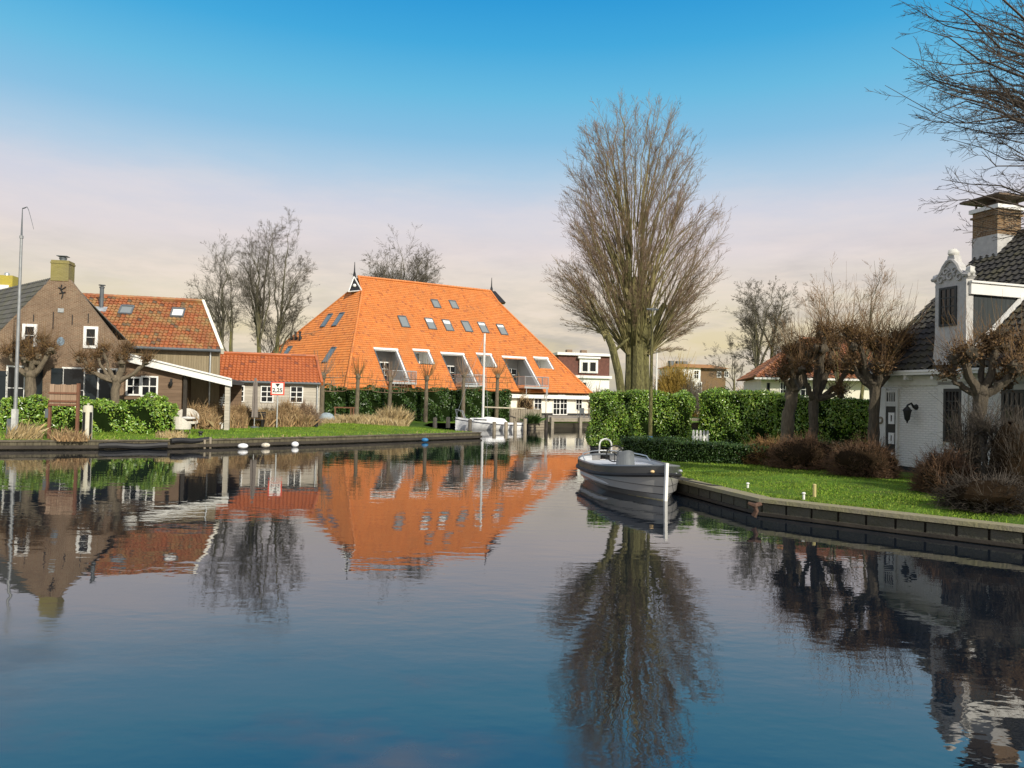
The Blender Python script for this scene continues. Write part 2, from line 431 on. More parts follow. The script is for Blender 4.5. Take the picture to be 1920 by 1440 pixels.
co.matrix_world = Matrix.Translation(CAM) @ Matrix((CI, CU, -FW)).transposed().to_4x4()
SC.view_settings.view_transform = 'Standard'; SC.view_settings.look = 'None'; SC.view_settings.exposure = 0.0; SC.view_settings.gamma = 1
SC.cycles.max_bounces = 6; SC.cycles.diffuse_bounces = 3; SC.cycles.glossy_bounces = 3; SC.cycles.transparent_max_bounces = 6
SC.cycles.sample_clamp_indirect = 4
# ------------------------------------------------------------------ land and water
def g2(px, py): p = G(px, py, 0); return (p.x, p.y)
EDGE_A = [(-70, 24), (-34, 30)] + [g2(*q) for q in ((0, 844), (210, 842.5), (320, 841.5), (450, 838), (600, 833), (750, 827.5), (900, 822))] + \
         [(-2.6, 50.5), (-5.2, 54), (-7.2, 61), (-7.2, 67), (-1.0, 68.2), (2.9, 70.2), (9.2, 75), (40, 92), (90, 115)]
EDGE_B = [(60, -6), (24, 8.5)] + [g2(*q) for q in ((1920, 1029), (1680, 999), (1430, 967), (1275, 925), (1180, 885), (1128, 858), (1112, 845))] + \
         [(5.0, 46), (8.5, 52), (14, 63), (50, 82), (90, 100)]
def seg_d(x, y, E):
    b = 1e9
    for (x0, y0), (x1, y1) in zip(E[:-1], E[1:]):
        dx, dy = x1 - x0, y1 - y0; tt = max(0, min(1, ((x - x0) * dx + (y - y0) * dy) / (dx * dx + dy * dy + 1e-9)))
        b = min(b, math.hypot(x - x0 - tt * dx, y - y0 - tt * dy))
    return b
def ss(x): x = max(0, min(1, x)); return x * x * (3 - 2 * x)
def inpoly(x, y, E):
    c = False; n = len(E)
    for i in range(n):
        (x0, y0), (x1, y1) = E[i], E[(i + 1) % n]
        if (y0 > y) != (y1 > y) and x < (x1 - x0) * (y - y0) / (y1 - y0) + x0: c = not c
    return c
POLY_A = EDGE_A + [(2500, 900), (2500, 3000), (-2500, 3000), (-2500, 24)]
POLY_B = EDGE_B + [(90, -6)]
def gz(x, y):
    if inpoly(x, y, POLY_B): return .40 + .20 * ss(seg_d(x, y, EDGE_B) / 4.5)
    d = seg_d(x, y, EDGE_A); return .40 + .28 * ss(d / 7.0) + .22 * ss((y - 66) / 12)
def gp(px, d, z=None):                   # standing point on the ground under a pixel column, d ahead
    p = U(px, 760, d); zz = gz(p.x, p.y)
    p = U(px, 760 + (0.0), d)
    # slide along the leaning column to the ground level
    py = 760
    for _ in range(3):
        q = U(px, py, d); py += (q.z - zz) / d * FPX
    q = U(px, py, d); return Vector((q.x, q.y, zz))
mg, ntg, bb = new_mat('lawn_green'); t = NT(ntg)
ob = t.n('TexCoord').outputs['Object']
c = t.ramp(t.noise(ob, .45, 6, .6), [(.3, (.075, .15, .012)), (.5, (.10, .20, .016)), (.72, (.15, .24, .03))])
c = t.mix(t.mapr(t.noise(ob, 1.1, 6, .7), .48, .68, 0, .8), c, (.06, .085, .018))
c = t.mix(t.mapr(t.noise(ob, 3.2, 5, .7), .55, .7, 0, .6), c, (.17, .14, .055))
t.L.new(c, bb.inputs['Base Color']); bb.inputs['Roughness'].default_value = .9; bb.inputs['Specular IOR Level'].default_value = .2
t.L.new(t.bump(t.noise(ob, 22, 4, .7), 1, .05), bb.inputs['Normal'])
from mathutils.geometry import delaunay_2d_cdt
def land(mb, poly, edge, region):
    vs = [Vector(p) for p in poly]; n = len(vs)
    x = region[0]
    while x < region[1]:
        y = region[2]
        while y < region[3]:
            jx, jy = x + rnd.uniform(-.3, .3), y + rnd.uniform(-.3, .3)
            if inpoly(jx, jy, poly):
                d = seg_d(jx, jy, edge)
                if .5 < d < 9: vs.append(Vector((jx, jy)))
            y += 1.3
        x += 1.3
    V, E_, F_, *_r = delaunay_2d_cdt(vs, [], [list(range(n))], 1, 1e-4)
    out = [(v.x, v.y, gz(v.x, v.y) + (rnd.uniform(-.03, .03) if seg_d(v.x, v.y, edge) > .4 else 0)) for v in V]
    fs = []
    for f in F_:
        a_, b_, c_ = (V[i] for i in f[:3]); fs.append(list(f) if (b_ - a_).cross(c_ - a_) > 0 else list(f)[::-1])
    mb.smooth = True; mb.add(out, fs)
mb = MB(); land(mb, POLY_A, EDGE_A, (-40, 30, 24, 90)); land(mb, POLY_B, EDGE_B, (3, 45, 4, 60))
struct(mb, 'ground', mg)
mw, ntw, b = new_mat('canal_water'); t = NT(ntw)
ob = t.n('TexCoord').outputs['Object']
v1 = t.scalev(ob, (.55, 1.0, 1)); 
h1 = t.noise(v1, 2.4, 2.5, .5); h2 = t.noise(v1, .62, 2, .5); h3 = t.noise(t.scalev(ob, (.7, 1, 1)), 7.5, 2, .5)
patch = t.mapr(t.noise(t.scalev(ob, (.6, 1, 1)), .16, 3, .55), .38, .62, .35, 1.0)
hh = t.math('ADD', t.math('MULTIPLY', t.math('ADD', h1, t.math('MULTIPLY', h3, .22)), patch), t.math('MULTIPLY', h2, 1.5))
t.L.new(t.bump(hh, 1.0, .0045), b.inputs['Normal'])
ruf = t.mapr(t.noise(t.scalev(ob, (.75, 1.25, 1)), .26, 5, .62), .44, .60, 0, 1); spw = t.n('SeparateXYZ'); t.L.new(ob, spw.inputs[0])
ruf = t.math('MULTIPLY', ruf, t.math('MULTIPLY', t.mapr(spw.outputs[1], 6.3, 9.8, 1, 0), t.mapr(spw.outputs[0], 1.0, -.8, 0.06, 1)))
t.L.new(t.math('ADD', .012, t.math('MULTIPLY', ruf, .36)), b.inputs['Roughness'])
b.inputs['Base Color'].default_value = (.006, .010, .016, 1); b.inputs['IOR'].default_value = 2.7
mb = MB(); mb.poly((-200, -40, 0), (200, -40, 0), (200, 260, 0), (-200, 260, 0)); struct(mb, 'water', mw)
mb = MB(); mb.poly((-200, -40, -1.6), (200, -40, -1.6), (200, 260, -1.6), (-200, 260, -1.6)); struct(mb, 'canal_bed', M('canal_mud', (.03, .025, .015)))
# ------------------------------------------------------------------ shared materials
m_white = M('white_paint', (.78, .77, .73), .5, .06, 1.5, .002, 30)
m_cream = M('cream_wall', (.80, .75, .62), .8, .07, .8, .004, 40)
m_glass, _n, b = new_mat('window_glass'); b.inputs['Base Color'].default_value = (.012, .014, .016, 1); b.inputs['Roughness'].default_value = .04; b.inputs['IOR'].default_value = 1.5
m_dark = M('dark_green_paint', (.012, .018, .022), .35, .2)
m_black = M('black_rubber', (.012, .012, .013), .6, .3)
m_grey = M('grey_steel', (.30, .31, .31), .45, .15, 4, 0, 30, metal=.4)
m_galv = M('galvanised_steel', (.55, .57, .57), .4, .1, 6, metal=.7)
m_zinc = M('zinc_gutter', (.10, .115, .125), .5, .2)
m_oldwood = M('weathered_wood', (.26, .22, .16), .85, .35, 3, .01, 18, stretch=(6, 6, .6))
m_darkwood = M('dark_wet_wood', (.035, .028, .02), .8, .45, 2, .01, 14)
m_redwood = M('red_brown_wood', (.17, .075, .04), .75, .3, 4, .004, 20, stretch=(6, 6, .7))
m_barkdk = M('dark_bark', (.085, .068, .045), .9, .45, 5, .04, 14, stretch=(3, 3, .8))
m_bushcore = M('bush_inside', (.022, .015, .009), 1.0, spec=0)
m_bark = M('grey_bark', (.15, .12, .08), .9, .4, 5, .03, 16, stretch=(3, 3, .8))
m_mossbark = M('mossy_bark', (.12, .105, .04), .9, .45, 3.5, .12, 9, col2=(.25, .23, .085), stretch=(3, 3, .7))
m_twig = M('brown_twig', (.23, .155, .10), .8, .3, 2, island=.35)
m_twiggrey = M('grey_twig', (.12, .105, .08), .8, .3, 2, island=.35)
m_limbgrey = M('grey_limb', (.11, .10, .06), .85, .3, 2, island=.25)
m_twigbacklit = M('backlit_dark_twig', (.065, .05, .036), .85, .3, 2, island=.35)  # twig and limb colour darkened to stand in for backlight
m_twigpol = M('pollard_twig', (.125, .07, .03), .8, .3, 2, island=.5, hue=(.20, .12, .035))
m_twigolive = M('olive_twig', (.215, .185, .075), .8, .3, 2, island=.35)
m_twigred = M('russet_twig', (.19, .10, .04), .8, .3, 2, island=.5, hue=(.24, .15, .035))
m_leaf = M('laurel_leaf', (.135, .255, .028), .33, .25, 1.2, island=.55, hue=(.33, .42, .06), spec=.7)
m_leafdk = M('ivy_leaf', (.04, .085, .018), .38, .25, 1.0, island=.45, hue=(.08, .13, .025), spec=.45)
m_leafcore = M('foliage_shade_core', (.010, .018, .005), 1.0, spec=0)  # near-black solid core, added inside the leaves to block light
m_dry = M('dry_grass', (.42, .31, .15), .85, .2, 1, island=.35, hue=(.52, .42, .25))
m_drybush = M('dry_leaf', (.30, .19, .09), .8, .25, 1, island=.5, hue=(.44, .33, .17))
m_blade = M('grass_blade', (.145, .24, .022), .75, .35, .5, island=.4, hue=(.26, .31, .055), spec=.2)
m_deadleaf = M('dead_leaf', (.10, .055, .022), .8, .3, 1, island=.6, hue=(.21, .12, .035))
m_rope = M('mooring_rope', (.03, .03, .03), .9, .3)
def hedge(name, p, q, th, z1, label, mat=None, size=.13, dens=150, cat='hedge', group=None, wav=.13, ends=True, lump=.19):
    p = Vector((p[0], p[1], gz(p[0], p[1]))); q = Vector((q[0], q[1], gz(q[0], q[1])))
    L = (q - p).length; u = (q - p) / L; u.z = 0; u.normalize(); n = Vector((u.y, -u.x, 0)); z0 = min(p.z, q.z); hgt = z1 - z0
    mb = MB(); mb.cur = 1
    nx, nz = max(4, int(L / .35)), max(3, int(hgt / .35)); ins = .10
    def prof(j):                          # rounded cross-section, j 0..1 around from front foot over the top to back foot
        return j
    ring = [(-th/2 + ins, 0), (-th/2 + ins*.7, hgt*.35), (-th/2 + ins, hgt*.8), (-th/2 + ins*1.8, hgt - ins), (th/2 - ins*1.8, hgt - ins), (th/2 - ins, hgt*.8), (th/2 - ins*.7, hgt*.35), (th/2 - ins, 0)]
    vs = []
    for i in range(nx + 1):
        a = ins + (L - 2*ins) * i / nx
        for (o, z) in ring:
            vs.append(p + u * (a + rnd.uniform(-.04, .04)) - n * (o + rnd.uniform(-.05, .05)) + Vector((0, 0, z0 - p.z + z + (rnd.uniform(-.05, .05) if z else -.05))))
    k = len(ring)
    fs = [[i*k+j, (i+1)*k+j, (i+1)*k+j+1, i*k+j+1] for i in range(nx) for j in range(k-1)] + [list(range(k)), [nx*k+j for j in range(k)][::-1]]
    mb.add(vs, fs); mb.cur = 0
    P = []; N = []
    un, nn_ = np.array(u), np.array(n); P0 = np.array((p.x, p.y, z0))
    def face(cnt, fa, fo, fz, nor):
        a, o, z = fa(cnt), fo(cnt), fz(cnt)
        lum = lump * (np.sin(a * 2.1 + 1.3) * np.sin(z * 2.6 + a) + .5 * np.sin(a * 5.3 + z * 4))
        pts = P0 + a[:, None] * un + (o)[:, None] * nn_ + z[:, None] * np.array([0, 0, 1.]) + (lum + npr.normal(0, .045, cnt) - .04)[:, None] * nor
        P.append(pts); N.append(np.repeat(nor[None], cnt, 0))
    U_ = lambda lo, hi: (lambda c: lo + (hi - lo) * npr.random(c))
    K = lambda v: (lambda c: np.full(c, v))
    face(int(L*hgt*dens), U_(0, L), K(th/2), U_(.0, hgt), nn_)
    face(int(L*hgt*dens*.35), U_(0, L), K(-th/2), U_(.0, hgt), -nn_)
    face(int(L*th*dens), U_(0, L), U_(-th/2, th/2), K(hgt), np.array([0, 0, 1.]))
    for s_, a_ in ((-1, 0.), (1, L)): face(int(th*hgt*dens), K(a_), U_(-th/2, th/2), U_(0, hgt), un * s_)
    P = np.concatenate(P); N = np.concatenate(N)
    P[:, 2] += wav * np.sin(P[:, 0] * 1.7 + P[:, 1]) * np.clip((P[:, 2] - z0) / hgt, 0, 1)
    P[:, 2] = np.maximum(P[:, 2], z0 + .03)
    leaves(mb, P, N, size)
    return solo(mb, name, [mat or m_leaf, m_leafcore], (p + q) / 2, label, cat, group)
def tw_mesh(tw, name, mat, par):
    mb = MB(); tw.flush(mb); return mb.build(name, mat, par)
def pollard(base, label, group, trunk, knobs, shoot_n, shoot_l, name='pollard_tree', mtrunk=None, mtwig=None, r=.25, lean=(0, 0), up=.55, rtw=.0072, sub=0, deadleaf=680):
    """trunk: height of the fork; knobs: (dx, dy, z above ground, knob radius)"""
    t_ = thing(name, label, 'tree', base, group); b = np.array(base)
    top = b + np.array([lean[0], lean[1], trunk]); mb = MB()
    pts = bez(b - np.array([0, 0, .15]), b + np.array([lean[0]*.2, lean[1]*.2, trunk*.5]), top, 12, .02); mb.gnarl([Vector(x) for x in pts], [r * (1.3 - .45 * min(1, i / 4)) for i in range(12)], 11, .12)
    K = []
    for (dx, dy, z, kr) in knobs:
        k = b + np.array([dx, dy, z]); K.append((k, kr))
        c = (top + k) / 2 + np.array([dx * .22, dy * .22, -abs(z - trunk) * .25])
        pa = bez(top - np.array([0, 0, .12]), c, k, 10, .035); ra, rb_ = r * .6, max(kr * .42, .05); mb.gnarl([Vector(x) for x in pa], [ra + (rb_ - ra) * min(1, i / 6) for i in range(10)], 9, .2)
    mb.blob(top, r * .98, r * .98, r * 1.0, 10, 7, .3)
    for k, kr in K:
        for _ in range(4): mb.blob(Vector(k) + V3(*(npr.normal(0, kr * .55, 3))), kr * .62, kr * .62, kr * .55, 8, 6, .8)
    mb.build('trunk', mtrunk or m_bark, t_)
    tw = Twigs()
    for k, kr in K:
        for _ in range(int(1.35 * shoot_n * (kr / .2))):
            d = npr.normal(0, 1, 3); d /= np.linalg.norm(d); d[2] = abs(d[2]) * .9 + d[2] * .1 + up * rnd.random(); d /= np.linalg.norm(d)
            l = shoot_l * (.12 + rnd.random() ** 2.8 * 1.2) * (.5 + .65 * max(0, d[2])); p = k + d * kr * .6 + npr.normal(0, kr * .5, 3); q = p + d * l; q[2] += .22 * l
            q += npr.normal(0, .05 * l, 3); c = p + d * l * .55 - np.array([0, 0, .04 * l])
            pp = bez(p, c, q, 5, .012); tw.add(pp, rtw, rtw * .35)
            for _s in range(sub):
                i = rnd.randint(1, 3); e = (pp[i + 1] - pp[i]); e = e / np.linalg.norm(e) + npr.normal(0, .45, 3); m_ = pp[i] + e * l * .3 * rnd.uniform(.4, 1)
                tw.add(bez(pp[i], (pp[i] + m_) / 2 + npr.normal(0, .02, 3), m_, 3), rtw * .6, rtw * .25)
    mb = MB(); tw.flush(mb); mb.cur = 1
    if deadleaf:
        for k, kr in K:
            n_ = int(deadleaf * kr / .2); d_ = npr.normal(0, 1, (n_, 3)); d_ /= np.linalg.norm(d_, axis=1)[:, None]; d_[:, 2] = d_[:, 2] * .75 + .2
            leaves(mb, k + d_ * (kr * .8 + .36 * npr.random(n_) ** 1.6)[:, None], d_, .075, .5, 1.5)
    mb.build('shoots', [mtwig or m_twigpol, m_deadleaf], t_)
    return t_
def twig_bush(base, rx, ry, hgt, label, n=900, mat=None, group=None, name='shrub', core=True, rtw=.008, inner=.55, cat='shrub', leafn=0, sub=2, cs=.74):
    b = np.array(base); mb = MB()
    tw = Twigs()
    for _ in range(n):
        d = npr.normal(0, 1, 3); d[2] = abs(d[2]) * .9 + .02; d /= np.linalg.norm(d)
        th_ = math.atan2(d[1], d[0]); lm = 1 + .10 * math.sin(3 * th_ + base[0] * 7) + .08 * math.sin(5 * th_ + 4 * d[2] + base[1] * 3) + .05 * math.sin(9 * th_ + 7 * d[2])
        q = b + d * np.array([rx, ry, hgt]) * lm * (rnd.uniform(.80, 1.0) + rnd.random() ** 4 * .22); p = b + np.array([d[0]*rx*.25, d[1]*ry*.25, .02 + d[2] * hgt * .2])
        s_ = p + (q - p) * rnd.uniform(.1, inner); c = (s_ + q) / 2 + npr.normal(0, .05, 3)
        pp = bez(s_, c, q, 4, .02); tw.add(pp, rtw, rtw * .45)
        for _s in range(sub):
            i = rnd.randint(1, 2); e = (pp[3] - pp[1]); L = np.linalg.norm(e); e = e / L + npr.normal(0, .9, 3); m_ = pp[i] + e * L * rnd.uniform(.2, .5)
            m_[2] = max(m_[2], b[2] + .02)
            tw.add(bez(pp[i], (pp[i] + m_) / 2, m_, 3), rtw * .7, rtw * .35)
    tw.flush(mb)
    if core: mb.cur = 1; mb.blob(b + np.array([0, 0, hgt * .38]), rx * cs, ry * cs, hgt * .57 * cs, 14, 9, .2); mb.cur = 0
    mats = [mat or m_twig, m_bushcore]
    if leafn:
        mb.cur = 2; d = npr.normal(0, 1, (leafn, 3)); d[:, 2] = np.abs(d[:, 2]); d /= np.linalg.norm(d, axis=1)[:, None]
        leaves(mb, b + d * np.array([rx, ry, hgt]) * (.6 + .4 * npr.random(leafn))[:, None], d, .09); mats.append(m_drybush)
    return solo(mb, name, mats, base, label, cat, group)
def grass_clump(base, rx, ry, hgt, n, label, mat=None, name='dry_grass_clump', bias=(0, 0), lean=.3, wid=.03, rot=0., cat='grass clump', group=None):
    a = npr.random(n) * 6.283; r = np.sqrt(npr.random(n)); x, y = r * np.cos(a) * rx, r * np.sin(a) * ry
    X = x * math.cos(rot) - y * math.sin(rot) + base[0]; Y = x * math.sin(rot) + y * math.cos(rot) + base[1]
    Z = np.array([max(.02, gz(i, j)) for i, j in zip(X, Y)]) - .02
    mb = MB(); blades(mb, np.stack([X, Y, Z], 1), hgt * (1 - .35 * r), wid, lean, bias)
    return solo(mb, name, mat or m_dry, base, label, cat, group)
def free_tree(base, label, trunk_pts, r0, targets, hub_fn, prm, name='bare_tree', mtrunk=None, mtwig=None, group=None, cat='tree', bend=.35, rl=.09, n=9, pull=.10, mlimb=None):
    """limbs sweep from hubs on the trunk to target points in the crown"""
    t_ = thing(name, label, cat, base, group); mb = MB(); tw = Twigs()
    for (pts, a, b) in trunk_pts: tw.add(np.array(pts, float), a, b)
    tw.flush(mb); mb.build('trunk', mtrunk or m_mossbark, t_)
    tl = Twigs(); tm = Twigs()
    for q in targets:
        q = np.array(q, float); h = np.array(hub_fn(q), float); d = np.linalg.norm(q - h)
        c = h + (q - h) * .45 + np.array([0, 0, bend * d * .5]) - np.array([(q - h)[0], (q - h)[1], 0]) * pull
        rr = rl * min(1.6, .45 + d / 9) * rnd.uniform(.6, 1.15)
        pp = bez(h, c, q, n, prm['jit'] * d * .5); branch(tl, pp, rr * .5, prm['rmin'] * .6, 0, prm); tm.add(pp, rr, prm['rmin'])
    tw_mesh(tm, 'limbs', mlimb or m_twigolive, t_); tw_mesh(tl, 'crown', mtwig or m_twig, t_)
    return t_
def window(F, a0, a1, z0, z1, par, nx=2, nz=3, fr=.07, bar=.03, o=.05, mat=None, name='window', glass=None, sill=None, o0=0.):
    mb = MB()
    mb.fbox(F, a0, a0 + fr, z0, z1, o0, o); mb.fbox(F, a1 - fr, a1, z0, z1, o0, o)
    mb.fbox(F, a0 + fr, a1 - fr, z0, z0 + fr, o0, o); mb.fbox(F, a0 + fr, a1 - fr, z1 - fr, z1, o0, o)
    ia0, ia1, iz0, iz1 = a0 + fr, a1 - fr, z0 + fr, z1 - fr
    for i in range(1, nx): x = ia0 + (ia1 - ia0) * i / nx; mb.fbox(F, x - bar/2, x + bar/2, iz0, iz1, o - .035, o - .006)
    for j in range(1, nz): z = iz0 + (iz1 - iz0) * j / nz; mb.fbox(F, ia0, ia1, z - bar/2, z + bar/2, o - .036, o - .008)
    wn = mb.build(name, mat or m_white, par)
    p_ = MB(); p_.fbox(F, ia0, ia1, iz0, iz1, o0 + .004, max(o0 + .012, o - .03)); p_.build('pane', glass or m_glass, wn)
    if sill: s = MB(); s.fbox(F, a0 - .06, a1 + .06, z0 - .07, z0 - .003, o0, o + .06); s.build('sill', sill, wn)
    return wn
def gutter(p, q, par, r=.075, mat=None):
    mb = MB(); mb.tube([p, q], r, 8); return mb.build('gutter', mat or m_zinc, par)
def pipe(p, q, par, r=.045, name='drainpipe', mat=None):
    mb = MB(); mb.tube([p, q], r, 8); return mb.build(name, mat or m_galv, par)
def skylight(pl, a, b, wd, hg, par, label=None, mat=None, glass=None, blind=None, o=.07, name='skylight'):
    mb = MB(); f = .09
    pl.box(mb, a - wd/2, a - wd/2 + f, b - hg/2, b + hg/2, -.02, o + .07); pl.box(mb, a + wd/2 - f, a + wd/2, b - hg/2, b + hg/2, -.02, o + .07)
    pl.box(mb, a - wd/2 + f, a + wd/2 - f, b - hg/2, b - hg/2 + f, -.02, o + .07); pl.box(mb, a - wd/2 + f, a + wd/2 - f, b + hg/2 - f*1.6, b + hg/2, -.02, o + .09)
    w_ = mb.build(name, mat or m_zinc, par)
    if label: w_['label'] = label
    g = MB(); pl.box(g, a - wd/2 + f, a + wd/2 - f, b - hg/2 + f, b + hg/2 - f*1.6, -.015, o + .035); g.build('pane', glass or m_pane_sky, w_)
    if blind:
        g = MB(); pl.box(g, a - wd/2 + f, a + wd/2 - f, b + hg/2 - f*1.6 - blind*hg, b + hg/2 - f*1.6 - .002, o + .036, o + .045); g.build('blind', m_white, w_)
    return w_
m_pane_sky, _n, b = new_mat('skylight_glass'); b.inputs['Base Color'].default_value = (.20, .225, .225, 1); b.inputs['Roughness'].default_value = .12; b.inputs['IOR'].default_value = 1.6
m_oldtile = tile_mat('old_pantiles', (.40, .125, .04), (.27, .09, .035), moss=(.36, .28, .11), mossamt=.55, dark=((.10, .06, .04), .09))
m_dktile = tile_mat('dark_grey_tiles', (.085, .085, .08), (.13, .125, .115), moss=(.12, .12, .06), mossamt=.35, rough=1.0)
m_newtile = tile_mat('red_pantiles', (.52, .155, .045), (.42, .115, .035), dark=((.25, .08, .035), .06))
m_brick = brick_mat('old_brick', (.165, .088, .048), (.25, .145, .085), (.33, .275, .19), stain=(.10, .06, .038))
m_mossbrick = brick_mat('mossy_brick', (.20, .16, .06), (.27, .22, .09), (.22, .20, .10), stain=(.33, .29, .06))
m_yelbrick = brick_mat('lichen_brick', (.50, .40, .04), (.38, .30, .06), (.40, .34, .12), stain=(.60, .48, .04))
m_plankgrey = plank_mat('grey_brown_planks', (.26, .205, .12), (.31, .25, .155), .14)
m_plankpale = plank_mat('pale_weathered_boards', (.42, .38, .31), (.52, .47, .39), .19, vertical=False, bump=.02)
m_plankbrown = plank_mat('brown_boards', (.15, .095, .055), (.20, .13, .08), .2, vertical=False, bump=.02)
# ------------------------------------------------------------------ brick gable cottage
F1 = Fr(U(113, 800, 40.6), (.98, .2))
ct = thing('brick_cottage', 'brown brick cottage with steep gable, moss covered chimney and dark shutters', 'cottage', F1.p(0, gz(F1.O.x, F1.O.y)))
Z0 = .35
pk, ps = [], []
for q in ((239, 652), (239, 638), (219, 637), (131, 524), (93, 524), (-20, 642), (-44, 642), (-44, 660)): pk.append(F1.px(*q))
out = [(pk[-1][0], Z0), (pk[0][0], Z0)] + pk
mb = MB(); mb.fpoly(F1, out, -.3, 0)
aR, aL = pk[0][0], pk[-1][0]
rd = Vector((-.77, .64, 0)) * 13
mb.poly(F1.p(aL, Z0, -.3), F1.p(aL, 3.9, -.3), F1.p(aL, 3.9, -.3) + rd, F1.p(aL, Z0, -.3) + rd)
mb.poly(F1.p(aR, Z0, -.3), F1.p(aR, Z0, -.3) + rd, F1.p(aR, 4.8, -.3) + rd, F1.p(aR, 4.8, -.3))
mb.build('wall', m_brick, ct)
apex = F1.p(*F1.px(100, 520), -.02); eL = F1.p(*F1.px(-24, 646), -.02)
plL = Plane(eL + rd, eL, apex)
mb = MB(); pantiles(mb, plL, [eL + rd, eL, apex, apex + rd], .3, .36, .022, .05)
rf = mb.build('roof', m_dktile, ct); rf['label'] = 'dark grey tiled roof'
apR = F1.p(*F1.px(125, 522), -.33); eR = F1.p(*F1.px(240, 641), -.33); plR = Plane(eR, eR + rd, apR)
mb = MB(); mb.hexa([eR + Vector((0,0,-.06)), eR + rd, apR + rd, apR + Vector((0,0,-.06))], [eR, eR + rd + Vector((0,0,.06)), apR + rd + Vector((0,0,.06)), apR]); mb.build('roof', m_dktile, ct)
mb = MB(); a0, a1, z0, z1 = F1.rect(96, 487, 128.5, 524)
mb.fbox(F1, a0, a1, z0 - .1, z1, -.85, .025)
mb.fbox(F1, a0 - .03, a1 + .03, z1 - .18, z1 - .1, -.88, .05)
ch = mb.build('chimney', m_mossbrick, ct)
mb = MB(); c0 = F1.p((a0 + a1) / 2, z1, -.4); mb.lathe(c0, [(.17, 0), (.17, .14)], 14); mb.lathe(c0 + V3(0, 0, .14), [(.2, 0), (.2, .05), (.13, .08)], 14); mb.fbox(F1, (a0+a1)/2 - .26, (a0+a1)/2 + .26, z1 + .26, z1 + .29, -.65, -.15)
mb.build('chimney_cowl', m_zinc, ch)
for q in ((42.6, 607, 69, 650.5), (157.5, 611.5, 183.5, 653.5)):
    r_ = F1.rect(*q); window(F1, *r_, ct, 1, 2, .15, .025, .06)
lint = []
for q in ((13, 685, 47, 770), (117, 688, 159, 775), (184, 690, 219, 775)):
    r_ = F1.rect(*q); window(F1, *r_, ct, 1, 2, .09, .04, .06)
for q in ((-8, 695, 13, 775), (48, 690, 78, 775), (97, 690, 117, 772), (160, 694, 180, 775)):
    r_ = F1.rect(*q); mb = MB(); mb.fbox(F1, *r_, .0, .06)
    mb.fbox(F1, r_[0] + .03, r_[1] - .03, r_[2] + .2, r_[2] + .28, .06, .085); mb.fbox(F1, r_[0] + .03, r_[1] - .03, r_[3] - .28, r_[3] - .2, .06, .085)
    mb.build('shutter', m_dark, ct)
r_ = F1.rect(187, 712, 208, 790); mb = MB(); mb.fbox(F1, *r_, .062, .1)
for k in (.12, .55): mb.fbox(F1, r_[0] + .1, r_[1] - .1, r_[2] + (r_[3]-r_[2])*k, r_[2] + (r_[3]-r_[2])*(k+.33), .1, .115)
mb.build('door', m_dark, ct)
# ironwork
m_iron = M('black_iron', (.015, .015, .015), .6)
for q in ((100.5, 585, 617), (136, 590, 609), (166, 588, 606), (63.5, 590, 603)):
    a, zt = F1.px(q[0], q[1]); _, zb = F1.px(q[0], q[2]); mb = MB(); mb.fbox(F1, a - .02, a + .02, zb, zt, 0, .03); mb.build('wall_anchor', m_iron, ct)
a, z = F1.px(116, 546); mb = MB()
mb.tube([F1.p(a, z + .35, .04), F1.p(a - .05, z + .1, .04), F1.p(a + .08, z - .1, .04), F1.p(a + .02, z - .4, .04)], .035, 6)
mb.tube([F1.p(a - .16, z + .2, .04), F1.p(a + .02, z + .1, .05), F1.p(a + .2, z + .24, .04)], .03, 6); mb.tube([F1.p(a - .1, z - .12, .04), F1.p(a + .2, z - .05, .05)], .03, 6)
mb.build('wall_ornament', m_iron, ct)
a, z = F1.px(114, 640); mb = MB(); mb.fpoly(F1, [(a + .19 * math.cos(i*math.pi/6), z + .24 * math.sin(i*math.pi/6)) for i in range(12)], 0, .03)
mb.build('wall_plaque', M('blue_grey_plaque', (.16, .22, .27), .7, .6, 9), ct)
r_ = F1.rect(109, 578, 119.5, 586); mb = MB(); mb.fbox(F1, *r_, 0, .04); mb.build('vent', M('pale_stone', (.34, .36, .36), .8, .4, 9), ct)
# ------------------------------------------------------------------ neighbour behind: only its roof and lichen chimney rise above
Fn = Fr(U(8, 790, 52), (.98, .2)); nb = thing('neighbour_house', 'house behind the brick cottage showing a yellow lichen chimney', 'house', Fn.p(0, .7))
a0, a1, z0, z1 = Fn.rect(-9, 515, 22, 566)
mb = MB(); mb.fbox(Fn, a0, a1, z0 - .5, z1, -.9, 0); cc = mb.build('chimney', m_yelbrick, nb); cc['label'] = 'chimney yellow with lichen'
mb = MB(); mb.lathe(Fn.p((a0 + a1) / 2, z1, -.45), [(.2, 0), (.16, .08), (.16, .2), (.05, .26)], 12); mb.build('chimney_pot', m_galv, cc)
mb = MB(); rz = Fn.px(8, 553)[1]; mb.hexa([Fn.p(-9, 5, 3.2), Fn.p(2.2, 5, 3.2), Fn.p(2.2, 5, -4.5), Fn.p(-9, 5, -4.5)], [Fn.p(-9, rz, -.5), Fn.p(.7, rz, -.5), Fn.p(.7, rz, -.7), Fn.p(-9, rz, -.7)]); mb.build('roof', m_dktile, nb)
mb = MB(); mb.fbox(Fn, -9, 2.0, .5, 5, -4.3, 3.0); mb.build('wall', m_brick, nb)
r_ = Fn.rect(0, 534, 17, 541); mb = MB(); mb.fbox(Fn, r_[0], r_[1], r_[2]-.4, r_[3], 0.01, .07); mb.build('flashing', m_white, nb)
